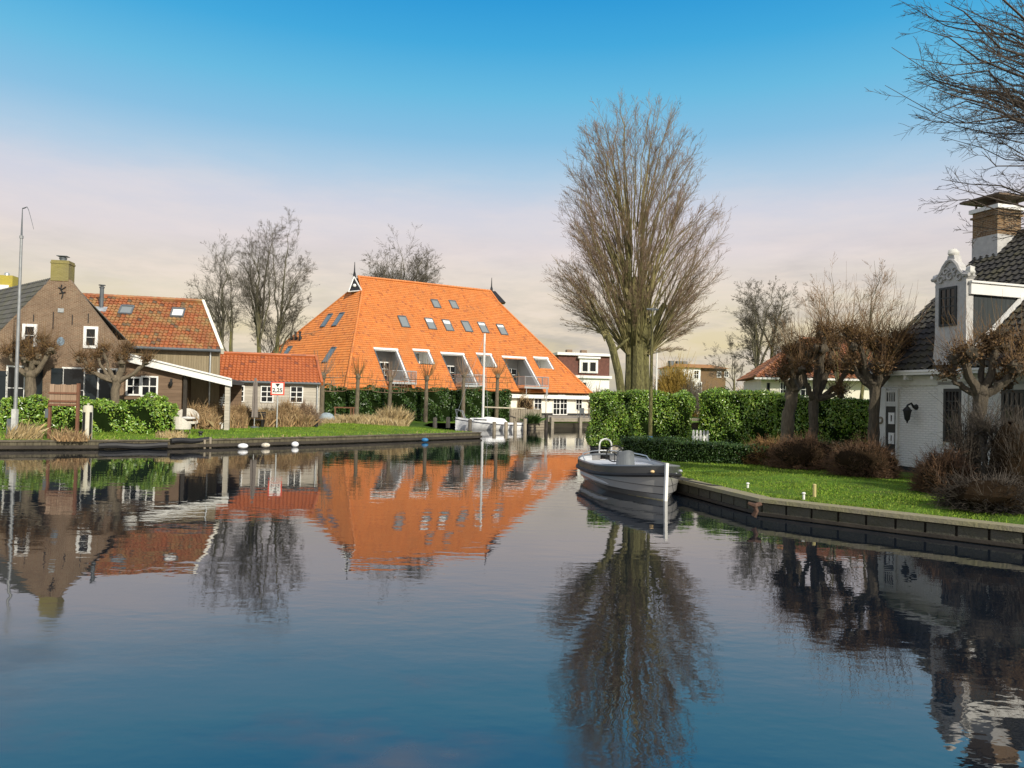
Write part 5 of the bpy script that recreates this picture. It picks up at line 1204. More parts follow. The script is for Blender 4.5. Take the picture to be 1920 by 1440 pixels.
mtop = U(904.5, 625, 64.6); mbase = p2(.60, 0, z2(.6) + .2); mb = MB(); mtop = V3(mbase.x, mbase.y + .02, mtop.z); mb.tube([mbase, mtop], [.10, .085], 8); mast = mb.build('mast', m_white, sb)
mb = MB(); mb.tube([mbase + V3(0, 0, 1.0), p2(-.02, 0, z2(0) + 1.25)], .06, 8); mb.build('boom', M('varnished_boom', (.42, .36, .25), .5), sb)
mb = MB()
for sg in (-1, 1): mb.tube([mtop - V3(0, 0, .1), p2(.55, sg * .9, z2(.55))], .012, 4)
mb.tube([mtop - V3(0, 0, .1), p2(.99, 0, z2(1))], .012, 4); mb.build('rigging', m_galv, sb)
mb = MB(); mb.tube([p2(.86, .42, z2(.86)), p2(.90, .38, z2(.9) + .62), p2(1.0, .12, z2(1) + .66), p2(1.0, -.12, z2(1) + .66), p2(.90, -.38, z2(.9) + .62), p2(.86, -.42, z2(.86))], .035, 6); mb.tube([p2(.97, .12, z2(1)), p2(1.0, .12, z2(1) + .66)], .03, 6); mb.tube([p2(.97, -.12, z2(1)), p2(1.0, -.12, z2(1) + .66)], .03, 6); mb.build('pulpit', m_galv, sb)
mb = MB(); mb.blob(p2(-.04, 0, .85), .17, .15, .26, 10, 8); mb.tube([p2(-.04, 0, .7), p2(-.05, 0, -.2)], .07, 6); mb.build('outboard_motor', m_black, sb)
mb = MB(); mb.tube([p2(-.005, -.3 + 0, .1), p2(-.005, -.3, .8)], .025, 5); mb.tube([p2(-.005, -.02 - .5, .1), p2(-.005, -.52, .8)], .025, 5)
for k in range(3): mb.tube([p2(-.006, -.3, .2 + k*.2), p2(-.006, -.52, .2 + k*.2)], .02, 5)
mb.build('stern_ladder', m_galv, sb)
# mooring posts by the sailing boat and quay
proto = None
for (px, yt, d, lab) in ((881.5, 786, 63.2, 'grey mooring post before the white bow of the sailing boat'), (927, 790.5, 63.4, 'grey mooring post in front of the sailing boat hull amidships'), (949, 791, 63.6, 'grey mooring post beside the sailing boat cockpit, under the boom'),
                         (966, 790.5, 63.9, 'grey mooring post next to the sailing boat stern'), (984.5, 785, 64.6, 'grey mooring post at the fence corner, just past the sailing boat stern'), (1024.5, 775, 67.0, 'tall dark mooring post at the corner of the quay deck')):
    p = U(px, yt, d); mb = MB(); mb.tube([V3(p.x, p.y, -1.4), V3(p.x, p.y, p.z - .05), V3(p.x, p.y, p.z)], [.17, .16, .12], 8)
    solo(mb, 'mooring_post', m_oldwood if px < 1000 else m_darkwood, V3(p.x, p.y, 0), lab, 'post', 'mooring posts by the sailing boat')
for (px, d, lab) in ((815.5, 59.5, 'weathered stump post in the grass, left one of the pair by the bow'), (840, 60.5, 'weathered stump post in the grass, right one of the pair by the bow')):
    b_ = gp(px, d); mb = MB(); mb.tube([b_ - V3(0, 0, .2), b_ + V3(0, 0, .62), b_ + V3(0, 0, .68)], [.17, .16, .11], 8); solo(mb, 'stump_post', m_oldwood, b_, lab, 'post', 'stump posts by the inlet')
# low planked edge beside the fence
mb = MB(); p, q = U(990, 803, 68.0), U(1022, 803, 69.4); Fq = Fr(p, q - p); mb.fbox(Fq, 0, (q - p).length, -.5, .12, 0, .12); mb.fbox(Fq, 0, (q - p).length, .16, .36, .0, .1); mb.fbox(Fq, 0, (q - p).length, .4, .6, .0, .08)
solo(mb, 'plank_edging', m_oldwood, p, 'grey plank edging at the water below the plank fence', 'edging')
# ------------------------------------------------------------------ along the left bank
def on_edge(px, d, z): p = U(px, 800, d); return V3(p.x, p.y, z)
b_ = gp(27, 34.0); tp = U(44.5, 391, 34.0)
fp = thing('flagpole', 'very tall slim grey pole with a drooping line at its top', 'pole', b_)
top = V3(b_.x + .0, b_.y, tp.z)
mb = MB(); zt_ = U(41, 447, 34).z; mb.tube([b_ - V3(0,0,.1), V3(b_.x, b_.y, zt_)], [.085, .055], 10); mb.tube([V3(b_.x, b_.y, zt_), V3(b_.x, b_.y, zt_ + .12)], .085, 8); mb.build('pole', m_grey, fp)
mb = MB(); mb.tube([V3(b_.x, b_.y, zt_ + .1), V3(b_.x, b_.y, top.z)], [.042, .015], 8); mb.tube([top, top + V3(.12, 0, .04), top + V3(.2, 0, .08), top + V3(.28, 0, -.05), top + V3(.42, 0, -.5), top + V3(.55, 0, -.95)], [.03, .03, .02, .012, .01, .008], 5); mb.build('rod', m_zinc, fp)
mb = MB(); mb.box(b_ + V3(-.22, .1, 0), .28, .26, .85, .1); mb.build('control_box', m_zinc, fp)
mb = MB(); mb.box(b_ + V3(0, -.02, .0), .20, .20, 1.3); mb.build('base', M('pale_grey_paint', (.5, .5, .47), .6, .25, 5), fp)
wb = thing('notice_board', 'back of a wooden notice board on two red brown posts at the waterside', 'notice board', gp(117, 33.9)); FB = Fr(gp(117, 33.9), (1, .05))
q = FB.rect(94, 720, 143, 758); mb = MB(); n = 5
for i in range(n): x0 = q[0] + (q[1] - q[0]) * i / n; mb.fbox(FB, x0 + .006, x0 + (q[1] - q[0]) / n - .006, q[2], q[3] - .02 * (i % 2), 0, .03)
mb.build('panel', plank_mat('brown_board', (.33, .22, .14), (.40, .28, .19), .28, streak=.6), wb)
for y in (737, 752): z_ = FB.px(117, y)[1]; mb = MB(); mb.fbox(FB, q[0] - .02, q[1] + .02, z_ - .04, z_ + .04, .031, .075); mb.build('batten', m_redwood, wb)
mb = MB(); mb.fbox(FB, q[0] - .04, q[1] + .04, q[2] - .09, q[2] - .005, -.03, .06); mb.build('ledge', m_redwood, wb)
for x in (91.5, 144): a_ = FB.px(x, 780)[0]; mb = MB(); mb.fbox(FB, a_ - .055, a_ + .055, .2, q[2] + (.1 if x < 100 else .95), -.13, -.005); mb.build('post', m_redwood, wb)
a_, z_ = FB.px(86.5, 775); mb = MB(); mb.fbox(FB, a_ - .06, a_ + .09, z_ - .2, z_ + .2, -.1, -.0); mb.build('meter_box', m_zinc, wb)
p = G(162.5, 840, 0); p = V3(p.x, p.y, 0); gd = thing('guide_post', 'stout white guide post with black vertical rubbing strips standing in the water', 'post', p)
zt_ = U(165, 760, p.y).z; mb = MB(); mb.tube([p - V3(0, 0, 1.2), V3(p.x, p.y, zt_ - .06), V3(p.x, p.y, zt_)], [.21, .21, .17], 14); mb.tube([V3(p.x, p.y, zt_), V3(p.x, p.y, zt_ + .1)], .04, 6); mb.build('post', M('stained_white', (.66, .64, .56), .7, .2, 3, col2=(.5, .47, .33)), gd)
for a_ in (-1.72, -.50): c_, s_ = math.cos(a_), math.sin(a_); mb = MB(); mb.box(V3(p.x + c_ * .235, p.y + s_ * .235, .28), .08, .07, 1.38, a_ + math.pi/2); mb.build('rubbing_strip', m_black, gd)
def fender_bar(pa, pb, z0, z1, w_, lab):
    a_, c_ = G(*pa, 0), G(*pb, 0); u = (c_ - a_).normalized(); F_ = Fr(a_, u); L = (c_ - a_).length; mb = MB()
    P = [F_.p(L * i / 8, (z0 + z1) / 2 + .03 * math.sin(i), w_ * .5 + .22) for i in range(9)]; mb.tube(P, [(z1 - z0) / 2] * 9, 8); solo(mb, 'rubber_fender', m_black, P[4], lab, 'fender', 'long rubber fenders on the left bank')
fender_bar((186, 842.5), (314, 841.5), .03, .30, .0, 'long black rubber fender lying low on the water before the laurel hedge')
fender_bar((316, 841.5), (387, 839), .26, .50, .0, 'shorter black rubber fender mounted higher on the revetment edge')
for (px, py, mt, lab, rx, rz_) in ((456.5, 841.5, m_gel, 'white mooring buoy floating at the left of the three buoys', .25, .13), (499, 840, M('dirty_cream', (.55, .50, .40), .7, .4, 8), 'dirty cream buoy between the two white ones', .22, .12), (554, 838, m_gel, 'white mooring buoy right below the shed window', .19, .14), (797, 829, M('blue_plastic', (.02, .16, .36), .5, .1), 'blue mooring buoy at the revetment by the inlet', .21, .12)):
    p = G(px, py, 0); p.z = .14; mb = MB(); mb.blob(p + V3(0, -.08, 0), rx, rx * .8, rz_, 14, 9); solo(mb, 'mooring_buoy', mt, p, lab, 'buoy', 'mooring buoys on the left bank')
b_ = gp(376, 38.2); mb = MB(); mb.lathe(b_, [(.09, 0), (.07, .1), (.13, .16), (.12, .22), (.03, .24)], 10); solo(mb, 'mooring_bollard', m_iron, b_, 'small black iron bollard on the left bank lawn', 'bollard')
for (px, d) in ((399.0, 36.6), (388.5, 36.4)):
    p = on_edge(px, d, 0); mb = MB(); mb.tube([V3(p.x, p.y - .25, -.6), V3(p.x, p.y - .25, .40 + (.12 if px > 390 else 0))], .06, 7); solo(mb, 'bank_stake', m_oldwood, V3(p.x, p.y - .25, 0), 'pale thin stake in the revetment ' + ('just past' if px > 390 else 'at the end of') + ' the higher rubber fender', 'stake', 'stakes by the fender')
# clearance sign
b_ = gp(518.8, 45.2); sg = thing('clearance_sign', 'square red bordered sign reading 2,25 on a pale pole', 'sign', b_)
pt_, pb_ = U(522.5, 716, b_.y).z, U(521, 741, b_.y).z; hw = (pt_ - pb_) / 2; zc = (pt_ + pb_) / 2; FS_ = Fr(b_, (.99, .14))
mb = MB(); mb.tube([b_ - V3(0, 0, .2), V3(b_.x, b_.y, pt_ - .05)], .045, 8); mb.build('pole', m_galv, sg)
mb = MB(); mb.fbox(FS_, -hw, hw, pb_, pt_, .05, .075); pn = mb.build('panel', M('sign_red', (.68, .10, .06), .45, .05), sg)
mb = MB(); mb.fbox(FS_, -hw * .80, hw * .80, zc - hw * .80, zc + hw * .80, .076, .082); mb.build('face', m_white, pn)
mb = MB(); mb.fpoly(FS_, [(-hw * .36, zc + hw * .72), (0, zc + hw * .22), (hw * .36, zc + hw * .72)], .083, .088); mb.build('triangle', m_black, pn)
cu = bpy.data.curves.new('numerals', 'FONT'); cu.body = '2,25'; cu.size = hw * .86; cu.align_x = 'CENTER'; cu.align_y = 'CENTER'; cu.extrude = .003; cu.offset = .008; cu.materials.append(m_black)
tmp = bpy.data.objects.new('lettering_curve', cu); COL.objects.link(tmp); me_ = bpy.data.meshes.new_from_object(tmp.evaluated_get(bpy.context.evaluated_depsgraph_get())); bpy.data.objects.remove(tmp); bpy.data.curves.remove(cu)
to = bpy.data.objects.new('lettering', me_); COL.objects.link(to)
pw = FS_.p(0, zc - hw * .28, .087); to.rotation_euler = (math.pi / 2, 0, math.atan2(FS_.u.y, FS_.u.x)); to.parent = pn; to.location = pw - wloc(pn)
# odds and ends along the lawn
b_ = gp(470, 45.5); mb = MB(); mb.box(b_, .24, .24, .5); mb.lathe(b_ + V3(0, 0, .5), [(.16, 0), (.13, .1), (.02, .16)], 8); solo(mb, 'garden_lamp', m_white, b_, 'small white box lamp standing before the dry shrubs', 'lamp')
b_ = gp(592.5, 47.5); mb = MB(); mb.lathe(b_, [(.13, 0), (.13, .36), (.16, .4), (.04, .44)], 8); solo(mb, 'garden_bollard', m_black, b_, 'short black garden bollard at the end of the dry hedge', 'bollard')
b_ = gp(612, 54); mb = MB(); mb.blob(b_ + V3(0, 0, .25), .62, .45, .48, 14, 9, .12); solo(mb, 'tarpaulin_heap', M('blue_grey_tarpaulin', (.27, .33, .36), .6, .25, 4, .02, 6), b_, 'blue grey tarpaulin covered heap beside the shed', 'tarpaulin')
b_ = gp(655, 60); rk = thing('wood_rack', 'rusty brown log rack in front of the ivy hedge', 'rack', b_)
for x in (-1.15, .1, .32): mb = MB(); mb.box(b_ + V3(x, 0, 0), .1, .1, 1.05); mb.build('post', m_redwood, rk)
mb = MB(); mb.box(b_ + V3(-.4, 0, 1.0), 1.7, .12, .1); mb.build('rail', m_redwood, rk); mb = MB(); mb.tube([b_ + V3(-1.1, -.1, .5), b_ + V3(.4, -.2, .12)], .06, 6); mb.tube([b_ + V3(-1.3, -.2, .3), b_ + V3(-.1, -.1, .1)], .06, 6); mb.build('log', m_oldwood, rk)
# ------------------------------------------------------------------ right bank items
p = G(1135, 851, .42); lad = thing('swim_ladder', 'white tubular ladder hoop on the bank behind the grey sloop', 'ladder', p)
mb = MB(); w_ = .26; zt_ = U(1135, 823, p.y).z
mb.tube([p + V3(-w_, 0, -.9)] + [V3(p.x - w_ * math.cos(t), p.y, zt_ - w_ + w_ * math.sin(t)) for t in [i * math.pi / 10 for i in range(11)]] + [p + V3(w_, 0, -.9)], .035, 8); mb.build('rail', m_white, lad)
mb = MB()
for k in range(4): mb.tube([p + V3(-w_, 0, .0 - k * .25), p + V3(w_, 0, .0 - k * .25)], .025, 6)
mb.build('rungs', m_white, lad)
m_rock = M('pale_rock', (.46, .38, .27), .9, .3, 4, .03, 8)
for k, (px, d, r_, lab) in enumerate(((1153, 33.2, .24, 'rounded tan boulder beside the ladder hoop'), (1167, 32.8, .26, 'palest boulder between the tan ones at the hedge foot'), (1176, 32.0, .2, 'smallest boulder nearest the clipped hedge'))):
    b_ = gp(px, d); mb = MB(); mb.blob(b_ + V3(0, 0, r_ * .35), r_ * 1.2, r_, r_ * .75, 10, 7, .35); solo(mb, 'boulder', m_rock if k != 1 else m_cream, b_, lab, 'boulder', 'boulders on the right bank')
p = G(1413, 945, .40); mb = MB(); F_ = Fr(p, (-.75, .66)); n_ = V3(-.25, -.2, 0)
mb.gnarl([p + V3(-.16, -.1, .03), p + V3(-.02, -.15, -.02), p + V3(.13, -.1, .02)], [.05, .06, .045], 7, .3); mb.gnarl([p + V3(-.04, -.14, .0), p + V3(.02, -.16, -.14), p + V3(-.03, -.12, -.26)], [.05, .045, .05], 7, .3); solo(mb, 'rusty_bracket', M('rust', (.085, .045, .028), .85, .4, 9), p, 'rusty iron bracket where the bank wall bends', 'bracket')
for (px, py, h_, mt, lab) in ((1527, 932, .30, M('yellow_wood', (.5, .42, .18), .8, .2), 'short yellowish wooden peg in the right lawn edge'), (1507, 935, .13, m_white, 'tiny white peg beside the yellowish peg'), (1402, 915, .12, m_white, 'tiny white ring peg above the rusty bracket')):
    b_ = G(px, py, .43); mb = MB(); mb.tube([b_ - V3(0, 0, .1), b_ + V3(0, 0, h_)], .045 if h_ > .2 else .03, 8); mb.blob(b_ + V3(0, 0, h_), .05, .05, .03, 8, 5); solo(mb, 'lawn_peg', mt, b_, lab, 'peg', 'pegs on the right lawn edge')
b_ = gp(1218.5, 33.6); lp = thing('street_lamp', 'old wooden lamp post with a small crossbar in front of the laurel hedge', 'street lamp', b_); zt_ = U(1229, 580, b_.y).z
mb = MB(); mb.tube([b_ - V3(0,0,.2), V3(b_.x, b_.y, zt_)], [.10, .055], 9); mb.build('pole', m_mossbark, lp)
mb = MB(); mb.tube([V3(b_.x - .26, b_.y, zt_), V3(b_.x + .26, b_.y, zt_ - .01)], .045, 6); mb.tube([V3(b_.x, b_.y, zt_ - .1), V3(b_.x, b_.y, zt_ + .06)], .06, 6); mb.build('crossbar', m_zinc, lp)
zb_ = U(1218, 822, b_.y).z; mb = MB(); mb.tube([V3(b_.x, b_.y, zb_ - .1), V3(b_.x, b_.y, zb_ + .1)], .115, 9); mb.build('band', M('blue_band', (.03, .16, .45), .5), lp)
b_ = U(1230, 760, 56); b_.z = .6; mb = MB(); mb.tube([b_, V3(b_.x, b_.y, U(1234, 642, 56).z)], [.08, .05], 8); mb.blob(V3(b_.x, b_.y, U(1234, 642, 56).z), .09, .09, .09, 8, 6); solo(mb, 'white_pole', m_white, b_, 'plain white pole rising behind the laurel hedge beside the willow', 'pole')
Fp = Fr(gp(1311, 31.6), (.99, -.1)); a0, a1 = Fp.px(1297, 815)[0], Fp.px(1330, 815)[0]; zt_ = Fp.px(1310, 806)[1]
pf = thing('picket_fence', 'short white picket fence in the dark gap between the laurel hedges', 'fence', gp(1311, 31.6)); n = 5; step = (a1 - a0) / n
for i in range(n):
    x = a0 + step * (i + .5); mb = MB(); w_ = step * .31; mb.fpoly(Fp, [(x - w_, .55), (x + w_, .55), (x + w_, zt_ - .09), (x + w_ * .6, zt_ - .02), (x, zt_), (x - w_ * .6, zt_ - .02), (x - w_, zt_ - .09)], 0, .03); mb.build('picket', m_white, pf)
mb = MB(); mb.fbox(Fp, a0, a1, .72, .8, -.05, -.003); mb.fbox(Fp, a0, a1, zt_ - .35, zt_ - .27, -.05, -.003); mb.build('rail', m_white, pf)
# ------------------------------------------------------------------ hedges
def gxy(px, d): p = U(px, 800, d); return (p.x, p.y)
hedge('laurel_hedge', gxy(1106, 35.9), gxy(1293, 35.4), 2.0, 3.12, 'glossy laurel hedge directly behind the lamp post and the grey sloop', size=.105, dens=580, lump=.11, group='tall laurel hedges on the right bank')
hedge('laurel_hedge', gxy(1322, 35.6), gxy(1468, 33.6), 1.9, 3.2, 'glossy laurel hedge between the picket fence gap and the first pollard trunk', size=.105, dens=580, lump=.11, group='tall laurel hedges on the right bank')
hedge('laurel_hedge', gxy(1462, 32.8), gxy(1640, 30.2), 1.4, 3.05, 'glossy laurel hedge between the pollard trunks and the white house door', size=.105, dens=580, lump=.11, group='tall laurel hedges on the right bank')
hedge('clipped_hedge', gxy(1176, 30.2), gxy(1450, 26.2), 1.1, 1.26, 'low clipped dark green hedge edging the right lawn', mat=m_leafdk, size=.075, dens=700, lump=.05, wav=.03)
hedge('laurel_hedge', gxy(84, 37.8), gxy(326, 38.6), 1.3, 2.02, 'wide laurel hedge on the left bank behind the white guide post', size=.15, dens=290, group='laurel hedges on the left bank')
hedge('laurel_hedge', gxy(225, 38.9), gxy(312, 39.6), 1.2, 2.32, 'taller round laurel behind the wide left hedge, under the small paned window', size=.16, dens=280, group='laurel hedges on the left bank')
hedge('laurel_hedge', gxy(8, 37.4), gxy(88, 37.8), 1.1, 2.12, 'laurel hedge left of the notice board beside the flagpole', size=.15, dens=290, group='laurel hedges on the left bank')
hedge('ivy_hedge', gxy(604, 66.3), gxy(776, 68.6), 1.2, 3.38, 'long dark ivy hedge between the shed and the third espalier tree', mat=m_leafdk, size=.2, dens=150, group='ivy hedges before the barn')
hedge('ivy_hedge', gxy(776, 68.9), gxy(953, 71.3), 1.3, 3.45, 'dark ivy hedge behind the sailing boat mast, nearest the white wall', mat=m_leafdk, size=.2, dens=150, group='ivy hedges before the barn', wav=.16)
# ------------------------------------------------------------------ crown targets from a silhouette: rows of (y, x left, x right)
def targets(rows, d, n, depth=.85, shell=.45, low=None):
    out = []
    H_ = rows[-1][0] - rows[0][0]; wt = [max(4, r[2] - r[1]) for r in rows]
    while len(out) < n:
        i = rnd.choices(range(len(rows) - 1), wt[:-1])[0]; f = rnd.random()
        y = rows[i][0] * (1 - f) + rows[i + 1][0] * f; xl = rows[i][1] * (1 - f) + rows[i + 1][1] * f; xr = rows[i][2] * (1 - f) + rows[i + 1][2] * f
        r = shell + (1 - shell) * math.sqrt(rnd.random()); a = rnd.uniform(0, 2 * math.pi)
        x = (xl + xr) / 2 + math.cos(a) * r * (xr - xl) / 2 * .97
        dd = d + math.sin(a) * r * (xr - xl) / 2 / FPX * d * depth
        if y > rows[-1][0] - .3 * H_ and r < .55: continue
        out.append(U(x, y, dd))
    return out
DW = 43.0
rows = [(168, 1165, 1238), (198, 1108, 1290), (250, 1062, 1312), (300, 1050, 1330), (350, 1048, 1352), (400, 1046, 1368), (450, 1036, 1374), (500, 1028, 1370), (550, 1045, 1350), (600, 1080, 1310)]
T = targets(rows, DW, 212, .9, .58)
rows2 = [(470, 1004, 1080), (520, 1012, 1090), (570, 1022, 1110), (620, 1050, 1120)]
T += targets([(500, 1280, 1368), (560, 1270, 1350), (620, 1255, 1320), (660, 1250, 1290)], DW, 26, .8, .2)
T2_ = targets(rows2, DW - .5, 46, .9, .2)
P = lambda x, y, dd=0: np.array(U(x, y, DW + dd))
bw = gp(1194, DW); bA = np.array(bw)
def hub_w(q):
    x = (q[0] / q[1]) * FPX + CX - 6; y = CY + 28 - (q[2] - H) / q[1] * FPX
    yh = min(665, max(425, y + rnd.uniform(130, 330))); k = (665 - yh) / 240
    return P(1192 + max(-16, min(26 - 14 * k, (x - 1195) * .3)), yh, rnd.uniform(-.35, .35) * (1 - k * .6))
trunk = [([P(1182, 760), P(1184, 690), P(1182, 620), P(1180, 560), P(1178, 490), P(1181, 410)], .40, .10), ([P(1206, 760, .1), P(1206, 690, .1), P(1208, 620), P(1206, 560), P(1203, 500), P(1206, 400)], .43, .08),
         ([P(1208, 640, -.1), P(1222, 610, -.1), P(1236, 588, -.15), P(1247, 570, -.2)], .22, .17), ([P(1196, 740, -.3), P(1196, 660, -.3), P(1192, 600, -.2), P(1190, 520)], .40, .2), ([P(1182, 560), P(1166, 530), P(1150, 490), P(1130, 440)], .14, .06)]
PRM = dict(n=[19, 7], t0=[.42, .15], ang=[(12, 36), (16, 45)], len=[.29, .42], up=[.05, .05], rmin=.0062, rk=.45, jit=.035, max=3.2)
free_tree(bw, 'tall bare willow with broad upswept broom crown and mossy trunk behind the laurel hedge', [(t_, a, b) for t_, a, b in trunk], .6, T, hub_w, PRM, 'willow_tree', mtwig=m_twig, bend=.15, rl=.045, pull=.05)
b2_ = gp(1160, DW - 1.5); Q = lambda x, y, dd=0: np.array(U(x, y, DW - 1.5 + dd))
free_tree(b2_, 'smaller leaning bare willow with stubby trunk just left of the tall willow', [([Q(1168, 760), Q(1160, 700), Q(1148, 650), Q(1139, 628)], .24, .2), ([Q(1150, 660), Q(1172, 640), Q(1180, 634)], .09, .06)], .3, T2_, lambda q: Q(1139 + rnd.uniform(-6, 6), 626 + rnd.uniform(-6, 14)), dict(PRM, n=[13, 5]), 'willow_tree', mtwig=m_twig, bend=.16, rl=.04)
# ------------------------------------------------------------------ bare trees behind
def bg_tree(px, d, ytrunk, rows, n, label, trunks=((0, 0, .3),), hubs=(.42, .95), prm=None, mt=None, depth=.8, shell=.4, group='bare trees behind the houses', mtr=None, rl=.09):
    b_ = gp(px, d); base = np.array(b_); topz = U(px, ytrunk, d).z; tr = []; cx_ = sum(r[1] + r[2] for r in rows) / 2 / len(rows); cr = targets([(rows[-1][0] + (r[0] - rows[-1][0]) * .95, cx_ + (r[1] - cx_) * .98, cx_ + (r[2] - cx_) * .98) for r in rows], d, max(8, n // 5), depth, max(.55, shell))
    tops = []
    for (dx, lean, r_) in trunks:
        p0 = base + np.array([dx, 0, -.3]); p1 = np.array([base[0] + dx + lean, base[1] + rnd.uniform(-.4, .4), topz]); tr.append((bez(p0, (p0 + p1) / 2 + np.array([lean * -.1, 0, 0]), p1, 8, .04), r_, r_ * .12)); tops.append((p0, p1))
    def hub(q):
        p0, p1 = min(tops, key=lambda t_: abs(t_[1][0] - q[0]) + rnd.uniform(0, 3.5)); t_ = rnd.uniform(*hubs); return p0 * (1 - t_) + p1 * t_
    return free_tree(b_, label, tr, .3, cr, hub, prm or dict(n=[13, 9, 9], t0=[.22, .2, .2], ang=[(24, 55), (22, 55), (20, 55)], len=[.44, .46, .45], up=[.07, .05, .03], rmin=.0075, rk=.55, jit=.06, max=5.5), 'bare_tree', mtrunk=mtr, mtwig=mt or m_twiggrey, mlimb=m_limbgrey, group=group, bend=.16, rl=rl, pull=.08)
bg_tree(497, 74, 575, [(405, 500, 560), (425, 465, 590), (460, 445, 605), (500, 440, 600), (540, 455, 590), (575, 455, 585), (600, 470, 575)], 130, 'largest bare tree with twin mossy trunks left of the orange roof', ((-.5, -.4, .42), (.45, .9, .45)))
bg_tree(497, 76, 640, [(560, 470, 585), (600, 455, 590), (635, 470, 560)], 22, 'low bare sapling crown around the foot of the twin trunked tree', ((.5, .2, .2),), rl=.05)
bg_tree(428, 73, 600, [(455, 385, 440), (490, 365, 465), (530, 345, 470), (570, 350, 460), (610, 380, 450)], 75, 'thinner bare tree between the mossy red roof and the twin trunked tree', ((-.3, -.9, .24), (.3, -.2, .3)))
bg_tree(745, 120, 560, [(445, 715, 780), (465, 690, 805), (490, 672, 815), (515, 665, 828), (530, 680, 825)], 130, 'bare tree crown rising behind the ridge of the orange roof', ((0, 0, .6),), prm=dict(n=[13, 9, 8], t0=[.25, .2, .2], ang=[(24, 55), (22, 55), (20, 55)], len=[.46, .48, .45], up=[.06, .05, .03], rmin=.013, rk=.55, jit=.06, max=7), rl=.15)
bg_tree(1430, 66, 590, [(522, 1405, 1465), (545, 1380, 1490), (580, 1358, 1500), (620, 1350, 1505), (660, 1365, 1500), (690, 1390, 1480)], 190, 'bare tree with mossy limbs between the tall willow and the hipped red roof', ((-.4, -.5, .28), (.3, .8, .32)), depth=.7)
bg_tree(1375, 90, 690, [(625, 1320, 1400), (660, 1310, 1410), (700, 1330, 1400)], 26, 'small bare tree beside the dark evergreen behind the laurel hedge', ((0, 0, .2),), rl=.06)
bg_tree(1590, 40, 610, [(490, 1545, 1650), (520, 1515, 1690), (560, 1500, 1705), (600, 1500, 1700)], 110, 'sparse bare tree standing behind the pollards next to the white house', ((-.4, -.3, .16), (.5, .6, .16)), prm=dict(n=[9, 6, 3], t0=[.3, .3, .2], ang=[(15, 38), (18, 45), (18, 45)], len=[.42, .45, .4], up=[.12, .1, .05], rmin=.006, rk=.5, jit=.05, max=2.4), mt=m_twig, rl=.05)
# big tree off the right edge: limbs reach into view
DR = 16.5; bt_ = U(2150, 760, DR); bt_.z = gz(bt_.x, bt_.y); RP = lambda x, y, dd=0: np.array(U(x, y, DR + dd))
TR = [RP(x, y, rnd.uniform(-2.2, 2.2)) for x, y in ((1683, 12), (1690, 60), (1672, 178), (1690, 160), (1700, 120), (1740, 10), (1705, 215), (1775, 330), (1782, 262), (1790, 365), (1765, 370), (1832, 300), (1815, 425), (1850, 440), (1790, 60), (1850, 20), (1720, 90), (1760, 150), (1880, 60), (1800, 120), (1870, 200), (1820, 240), (1900, 330), (1870, 400), (1840, 160), (1740, 200), (1690, 100), (1712, 30), (1730, 130), (1760, 60), (1820, 40), (1850, 100))]
TR += [RP(rnd.uniform(1710, 1930), rnd.uniform(0, 230), rnd.uniform(-2.5, 2.5)) for _ in range(16)] + [RP(rnd.uniform(1790, 1930), rnd.uniform(230, 430), rnd.uniform(-2, 2)) for _ in range(9)]
TR += [RP(rnd.uniform(1950, 2500), rnd.uniform(-500, 250), rnd.uniform(-4, 4)) for _ in range(34)]
TR += [RP(rnd.uniform(1700, 1950), rnd.uniform(-420, -30), rnd.uniform(-3, 3)) for _ in range(14)]
def hub_r(q):
    y = CY - (q[2] - H) / q[1] * FPX + 40
    return RP(2120 + rnd.uniform(-20, 20), max(-100, min(470, y * .7 + 190 + rnd.uniform(-50, 50))), rnd.uniform(-.2, .2))
free_tree(bt_, 'bare tree whose drooping twigs enter the upper right corner above the chimney', [([np.array(bt_) - np.array([0, 0, .3]), RP(2140, 500), RP(2120, 250), RP(2125, 0), RP(2110, -220)], .42, .12)], .4, TR, hub_r,
          dict(n=[16, 6], t0=[.25, .2], ang=[(16, 46), (20, 55)], len=[.30, .42], up=[.02, .0], rmin=.0052, rk=.5, jit=.06, max=2.6), mtrunk=m_bark, mtwig=m_twigbacklit, mlimb=m_twigbacklit, bend=.12, rl=.055, n=8)
# ------------------------------------------------------------------ pollards
def pol(pxb, d, pxf, yf, knobs, label, group, shoot_n, shoot_l, r, **k):
    b_ = gp(pxb, d); f = U(pxf, yf, d); K = []
    for (x, y, kr, dd) in knobs: q = U(x, y, d + dd); K.append((q.x - b_.x, q.y - b_.y, q.z - b_.z, kr))
    return pollard(b_, label, group, f.z - b_.z, K, shoot_n, shoot_l, r=r, lean=(f.x - b_.x, 0), **k)
GR = 'pollard trees in front of the white house'
pol(1471, 29.2, 1487, 728, ((1485, 690, .26, 0), (1512, 672, .22, .4), (1468, 705, .2, -.3), (1500, 650, .2, .2), (1482, 664, .2, -.5)), 'pollard with a pale leaning trunk, nearest the tall willow', GR, 95, 1.25, .27, sub=1)
pol(1523, 27.6, 1527, 745, ((1532, 655, .26, 0), (1560, 640, .25, .5), (1590, 690, .22, 0), (1505, 690, .2, -.4), (1550, 690, .22, .4), (1575, 735, .16, -.2), (1545, 622, .2, -.3)), 'pollard with a dark trunk and one level arm, in front of the laurel leaves', GR, 105, 1.3, .2, sub=1, mtrunk=m_barkdk)
pol(1637, 24.6, 1641, 722, ((1598, 682, .2, .2), (1612, 640, .24, 0), (1645, 645, .27, .2), (1668, 655, .24, -.2), (1690, 640, .22, .4), (1590, 625, .2, .5), (1655, 690, .2, -.3)), 'pollard with thick forked trunk beside the dark door of the white house', GR, 105, 1.25, .2, sub=1, mtrunk=m_barkdk)
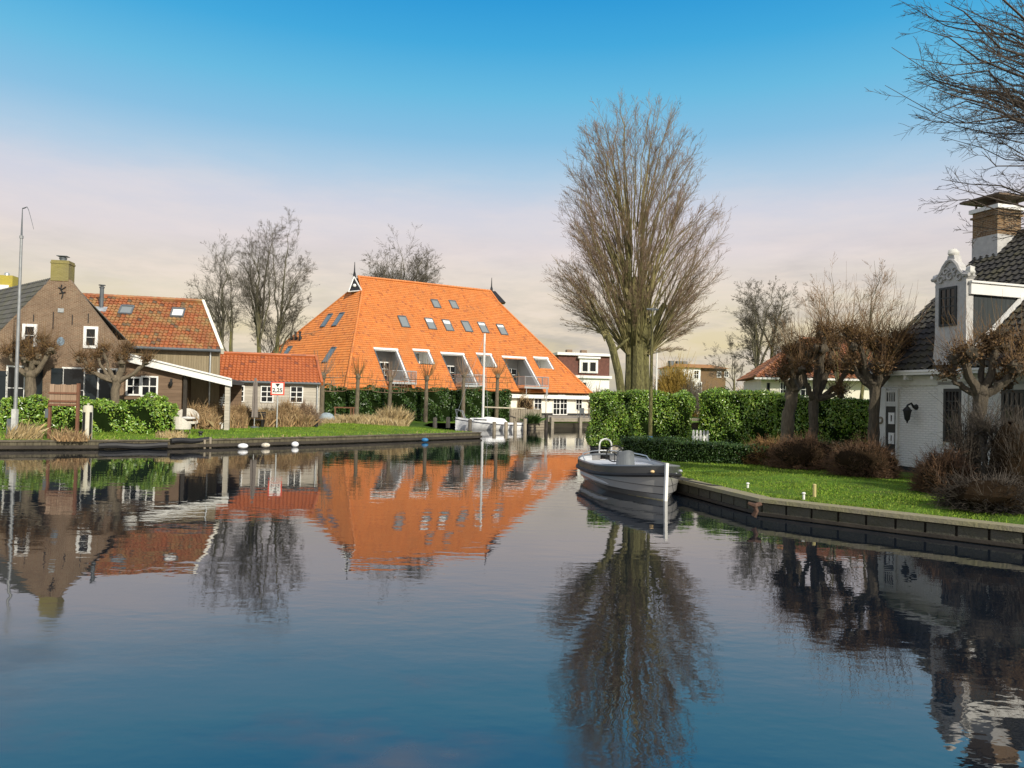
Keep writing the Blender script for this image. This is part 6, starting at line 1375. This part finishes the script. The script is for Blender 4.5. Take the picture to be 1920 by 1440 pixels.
pol(1823, 20.2, 1838, 735, ((1806, 668, .24, 0), (1778, 700, .15, .3), (1868, 640, .22, .2), (1900, 690, .22, -.3), (1840, 660, .17, .5), (1925, 650, .2, .2), (1880, 720, .15, .3)), 'pollard with dark twisting arms in front of the tall barred windows', GR, 95, .85, .2, sub=1, rtw=.0065, mtrunk=m_barkdk)
GL = 'pollard trees before the brick cottage'
pol(56, 39.4, 58, 702, ((16, 662, .2, 0), (44, 650, .24, .2), (62, 668, .3, -.2), (92, 655, .24, 0), (78, 640, .18, .3)), 'pollard in front of the cottage behind the flagpole', GL, 95, .85, .29, rtw=.011)
pol(213, 39.7, 218, 712, ((154, 672, .2, 0), (182, 668, .17, .3), (196, 655, .15, .4), (228, 672, .27, 0), (238, 655, .22, .2), (275, 674, .2, 0), (168, 694, .16, -.2)), 'pollard with wide level arms in front of the cottage door', GL, 85, .85, .25, rtw=.011)
GE = 'espalier trees before the ivy hedge'
for i, (px, d, yt, lab) in enumerate(((602, 56, 705, 'espalier tree hugging the corner of the boarded shed'), (668.5, 64.6, 706, 'espalier tree beside the log rack'), (729.5, 66.0, 712, 'espalier tree rising from the dry grass clump'), (797.5, 67.3, 710, 'espalier tree below the middle balcony, standing free of dry grass'), (867.5, 68.6, 705, 'espalier tree behind the sailing boat bow'), (930.5, 69.9, 706, 'espalier tree behind the sailing boat boom'))):
    b_ = gp(px, d); z_ = U(px, yt, d).z - b_.z; nt_ = 7
    ea = thing('espalier_tree', lab, 'tree', b_, GE); tw = Twigs(); B = np.array(b_); tw.add(bez(B - np.array([0, 0, .2]), B + np.array([0, 0, z_ / 2]), B + np.array([.05, 0, z_]), 6, .02), .2, .15); mb = MB(); tw.flush(mb); mb.blob(b_ + V3(.05, 0, z_), .24, .24, .28, 9, 7, .5); mb.build('trunk', m_bark, ea)
    tw = Twigs()
    for arm in (-.05, -.55, -1.1):
        for s_ in (-1, 1):
            L_ = rnd.uniform(1.2, 2.1); p0 = B + np.array([.03, 0, z_ + arm]); p1 = p0 + np.array([s_ * L_, rnd.uniform(-.1, .1), .05]); pp = bez(p0, (p0 + p1) / 2 - np.array([0, 0, .12]), p1, 7, .03); tw.add(pp, .045, .02)
            for _ in range(7): j = rnd.randint(2, 6); tw.add(bez(pp[j], pp[j] + np.array([rnd.uniform(-.1, .1), 0, .3]), pp[j] + np.array([rnd.uniform(-.3, .3), rnd.uniform(-.15, .15), rnd.uniform(.4, 1.0)]), 4), .016, .007)
    for _ in range(46):
        a = rnd.uniform(-.5, .5); p0 = B + np.array([.05 + a * .4, rnd.uniform(-.15, .15), z_ + .1]); q = p0 + np.array([a * 1.5, rnd.uniform(-.4, .4), rnd.uniform(.7, 1.9)]); tw.add(bez(p0, (p0 + q) / 2 + np.array([a * .4, 0, -.1]), q, 4, .02), .018, .008)
    tw_mesh(tw, 'branches', m_twigred if i % 2 else m_twig, ea)
# ------------------------------------------------------------------ shrubs
GS = 'round brown shrubs on the right lawn'; BR = dict(inner=.92, sub=3, cs=.86, rtw=.0065); m_twigbush = M('bush_twig', (.12, .072, .042), .85, .3, 2, island=.5, hue=(.20, .10, .045))
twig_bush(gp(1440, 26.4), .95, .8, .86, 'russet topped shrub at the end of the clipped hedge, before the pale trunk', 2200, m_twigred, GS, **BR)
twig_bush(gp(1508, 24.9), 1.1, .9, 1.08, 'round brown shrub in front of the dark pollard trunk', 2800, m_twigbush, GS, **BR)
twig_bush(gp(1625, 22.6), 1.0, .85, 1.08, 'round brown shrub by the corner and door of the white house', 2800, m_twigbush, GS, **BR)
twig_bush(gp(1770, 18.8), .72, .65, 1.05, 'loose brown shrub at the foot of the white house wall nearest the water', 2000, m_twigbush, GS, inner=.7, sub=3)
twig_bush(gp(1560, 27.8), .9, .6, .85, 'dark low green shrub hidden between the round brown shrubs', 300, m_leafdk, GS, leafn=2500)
m_twigdk = M('dark_twig', (.05, .04, .03), .85, .3, 2, island=.4)
for k, (px, d, rx, hh, n_, lab, co_) in enumerate(((1812, 19.2, .55, 2.35, 420, 'tall thin dark thorny shrub before the first barred window', False), (1900, 17.6, .7, 2.25, 600, 'dark thorny shrub at the picture edge before the second window', True), (1862, 16.6, 1.2, .8, 900, 'low tangled dark shrub along the lawn beneath the barred windows', True))):
    twig_bush(gp(px, d), rx, rx * .8, hh, lab, n_, m_twigdk, 'dark thorny shrubs by the white house', core=co_, rtw=.007, inner=.4, sub=3)
b_ = gp(1850, 18.0)
pol(1849, 18.0, 1846, 842, ((1838, 812, .06, .1), (1860, 810, .06, -.2), (1848, 800, .05, .2)), 'knee high gnarled thorn tree in the dark shrubs beneath the second window', 'gnarled thorn tree', 260, .75, .07, name='thorn_tree', mtrunk=m_darkwood, mtwig=m_twigdk, rtw=.007, sub=2, deadleaf=0)
GD = 'dry shrubs along the left lawn'
for k, (px, d, rx, hh, mt, lf, lab) in enumerate(((368, 42.6, 1.0, 1.35, m_drybush, 1100, 'dry shrub nearest the wicker chairs'), (408, 43.6, 1.1, 1.45, m_drybush, 1300, 'dry shrub below the folding chair and porch post'), (452, 45.4, 1.15, 1.3, m_drybush, 1100, 'dry shrub behind the white box lamp'), (500, 46.6, 1.0, 1.15, m_dry, 600, 'pale dry shrub just behind the clearance sign pole'), (537, 47.0, 1.0, 1.6, m_drybush, 1000, 'taller dry shrub under the right shed window'), (572, 48.0, 1.0, 1.45, m_twig, 900, 'dry hedge shrub at the shed corner by the black bollard'))):
    twig_bush(gp(px, d), rx, .7, hh, lab, 900, mt, GD, name='dry_shrub', rtw=.012, leafn=lf * 2, core=False, sub=3)
for px, d, rx_, lab in ((384, 42.0, 1.0, 'low tan weeds between the wicker chairs and the dry shrubs'), (432, 43.6, 1.0, 'low tan weeds left of the white box lamp'), (487, 45.6, 1.1, 'low tan weeds below the closed parasol'), (521, 46.2, .9, 'low tan weeds right of the clearance sign pole'), (556, 47.0, 1.0, 'low tan weeds at the end of the dry hedge')):
    grass_clump(gp(px, d), rx_, .6, 1.15, 900, lab, m_drybush, name='dry_weed_clump', wid=.045, group='dry weeds along the left lawn')
grass_clump(gp(688, 55.5), 2.7, 1.5, .85, 2600, 'long tan dry grass clump spreading before the ivy hedge', wid=.05)
grass_clump(gp(738, 57.0), 1.15, 1.1, 1.75, 1500, 'tallest tan dry grass tuft around the third espalier trunk', wid=.05, bias=(.1, 0))
grass_clump(gp(42, 33.6), .75, .5, 1.05, 520, 'tan reed tuft leaning right at the foot of the flagpole', wid=.03, bias=(.45, 0))
grass_clump(gp(122, 33.4), .6, .4, .75, 420, 'brown grass tuft at the water below the notice board', m_drybush, wid=.03)
grass_clump(gp(150, 33.5), .35, .3, .6, 200, 'brown grass tuft just left of the white guide post', m_drybush, wid=.03)
grass_clump(gp(322, 36.5), .75, .5, .5, 420, 'pale dry weeds at the corner of the left laurel hedge', wid=.03)
grass_clump(gp(620, 53.2), .7, .6, .55, 380, 'small yellowish grass tuft before the tarpaulin heap', wid=.04)
b_ = U(1000, 800, 67.6); 
def green_clump(base, r_, h_, lab, mat):
    mb = MB(); n = 500; a = npr.random(n) * 6.28; rr = np.sqrt(npr.random(n)) * r_ * .5; blades(mb, np.stack([base[0] + rr * np.cos(a), base[1] + rr * np.sin(a), np.full(n, base[2])], 1), h_, .06, .6); solo(mb, 'grass_clump', mat, base, lab, 'grass clump')
q = U(999, 790, 66.4); q.z = .55; green_clump(q, .9, 1.1, 'dark green grass clump in front of the plank fence', m_leafdk)
twig_bush(U(983, 779, 73.0), .95, .6, 2.0, 'brown leafed climber against the white ground floor behind the plank fence', 300, m_drybush, None, leafn=700, rtw=.02, name='climber')
# ------------------------------------------------------------------ far planting
def far_tree(px, d, rx, h_, n, lab, mat, base_z=.9, name='far_shrub', sub=2, rt=.035, group='shrubs far behind the hedge', leafn=0):
    p = U(px, 760, d); p.z = base_z; return twig_bush(p, rx, rx * .8, h_, lab, n, mat, group, name=name, rtw=rt, sub=sub, core=False, leafn=leafn)
m_gold = M('golden_willow_twig', (.30, .20, .035), .8, .3, 2, island=.35)
far_tree(1268, 92, 2.9, 6.4, 1500, 'golden twigged willow shrub behind the hedge right of the white pole', m_gold)
far_tree(1246, 98, 2.4, 5.4, 700, 'tan brown shrub directly behind the white pole', m_twig)
far_tree(1082, 104, 2.6, 5.4, 500, 'thin bare shrub crossing the dark red mansard roof', m_twiggrey, rt=.02)
far_tree(1300, 90, 2.2, 5.0, 420, 'thin bare shrub crossing the white block house', m_twiggrey, rt=.02)
far_tree(1120, 88, 1.6, 3.2, 400, 'brown shrub in front of the far white house', m_twig)
p = U(1357, 760, 84); p.z = .8; mb = MB(); d_ = npr.normal(0, 1, (2600, 3)); d_ /= np.linalg.norm(d_, axis=1)[:, None]; d_[:, 2] = np.abs(d_[:, 2])
leaves(mb, np.array(p) + d_ * np.array([1.9, 1.6, 4.0]) * (.55 + .45 * npr.random(2600))[:, None], d_, .3); mb.cur = 1; mb.blob(p + V3(0, 0, 1.5), 1.3, 1.1, 1.9, 12, 8, .3)
solo(mb, 'evergreen_shrub', [m_leafdk, m_leafcore], p, 'dark evergreen shrub before the distant ochre roof', 'shrub')
far_tree(1400, 80, 3.2, 3.2, 900, 'russet bare shrub mass beside the hipped roof house', m_twigred)
far_tree(1325, 96, 1.6, 3.4, 420, 'bare reddish shrub between the white block house and the evergreen', m_twigred)
# far wood closing the horizon: nobody could count it
mb = MB(); n = 26000; xs = npr.uniform(-190, 230, n); ys = 190 + npr.uniform(0, 40, n); top = 5.0 + 1.8 * np.sin(xs * .11) + 1.2 * np.sin(xs * .37 + 1); zs_ = .6 + top * npr.random(n) ** 1.2
leaves(mb, np.stack([xs, ys, zs_], 1), np.tile([0, -1., .3], (n, 1)), .9, .25); o = mb.build('distant_woods', M('far_wood', (.085, .075, .06), .9, .4, .05, island=.4)); tag(o, 'brown band of distant leafless woods along the horizon', 'woods', kind='stuff')
# ------------------------------------------------------------------ grass
def lawn(region, n, edge, poly, h_, keep):
    x = npr.uniform(region[0], region[1], n * 5); y = npr.uniform(region[2], region[3], n * 5); P = []
    for i, j in zip(x, y):
        if len(P) >= n: break
        if not inpoly(i, j, poly): continue
        d = seg_d(i, j, edge)
        pn = .5 + .5 * math.sin(i * 1.9 + 2 * math.sin(j * 1.3)) * math.sin(j * 2.3 + 1.7 * math.sin(i * .9))
        if rnd.random() < keep(d) * (.3 + .7 * pn): P.append((i, j, gz(i, j) - .02))
    return np.array(P)
mb = MB()
Pn = lawn((4.0, 17, 12.0, 31), 52000, EDGE_B[1:9], POLY_B, .06, lambda d: 1.0 if .3 < d < 7 else .0)
blades(mb, Pn, .075, .022, .5)
Pn = lawn((5.0, 16, 12.0, 27), 9000, EDGE_B[1:9], POLY_B, .06, lambda d: 1.0 if .3 < d < .6 else 0)
blades(mb, Pn, .13, .02, .5)
Pn = lawn((-30, -2.5, 30, 56), 42000, EDGE_A[1:10], POLY_A, .07, lambda d: 1.0 if d < 11 else 0)
blades(mb, Pn, .10, .035, .5)
tag(mb.build('grass', m_blade), 'short green lawn grass on both banks', 'grass', kind='stuff')
mb = MB()
Pn = lawn((-30, -2.5, 30, 52), 2600, EDGE_A[1:10], POLY_A, .1, lambda d: 1.0 if .1 < d < .7 else 0); blades(mb, Pn, .22, .03, .6)
tag(mb.build('bank_weeds', m_dry), 'thin dry weeds along the edge of the left bank', 'weeds', kind='stuff')
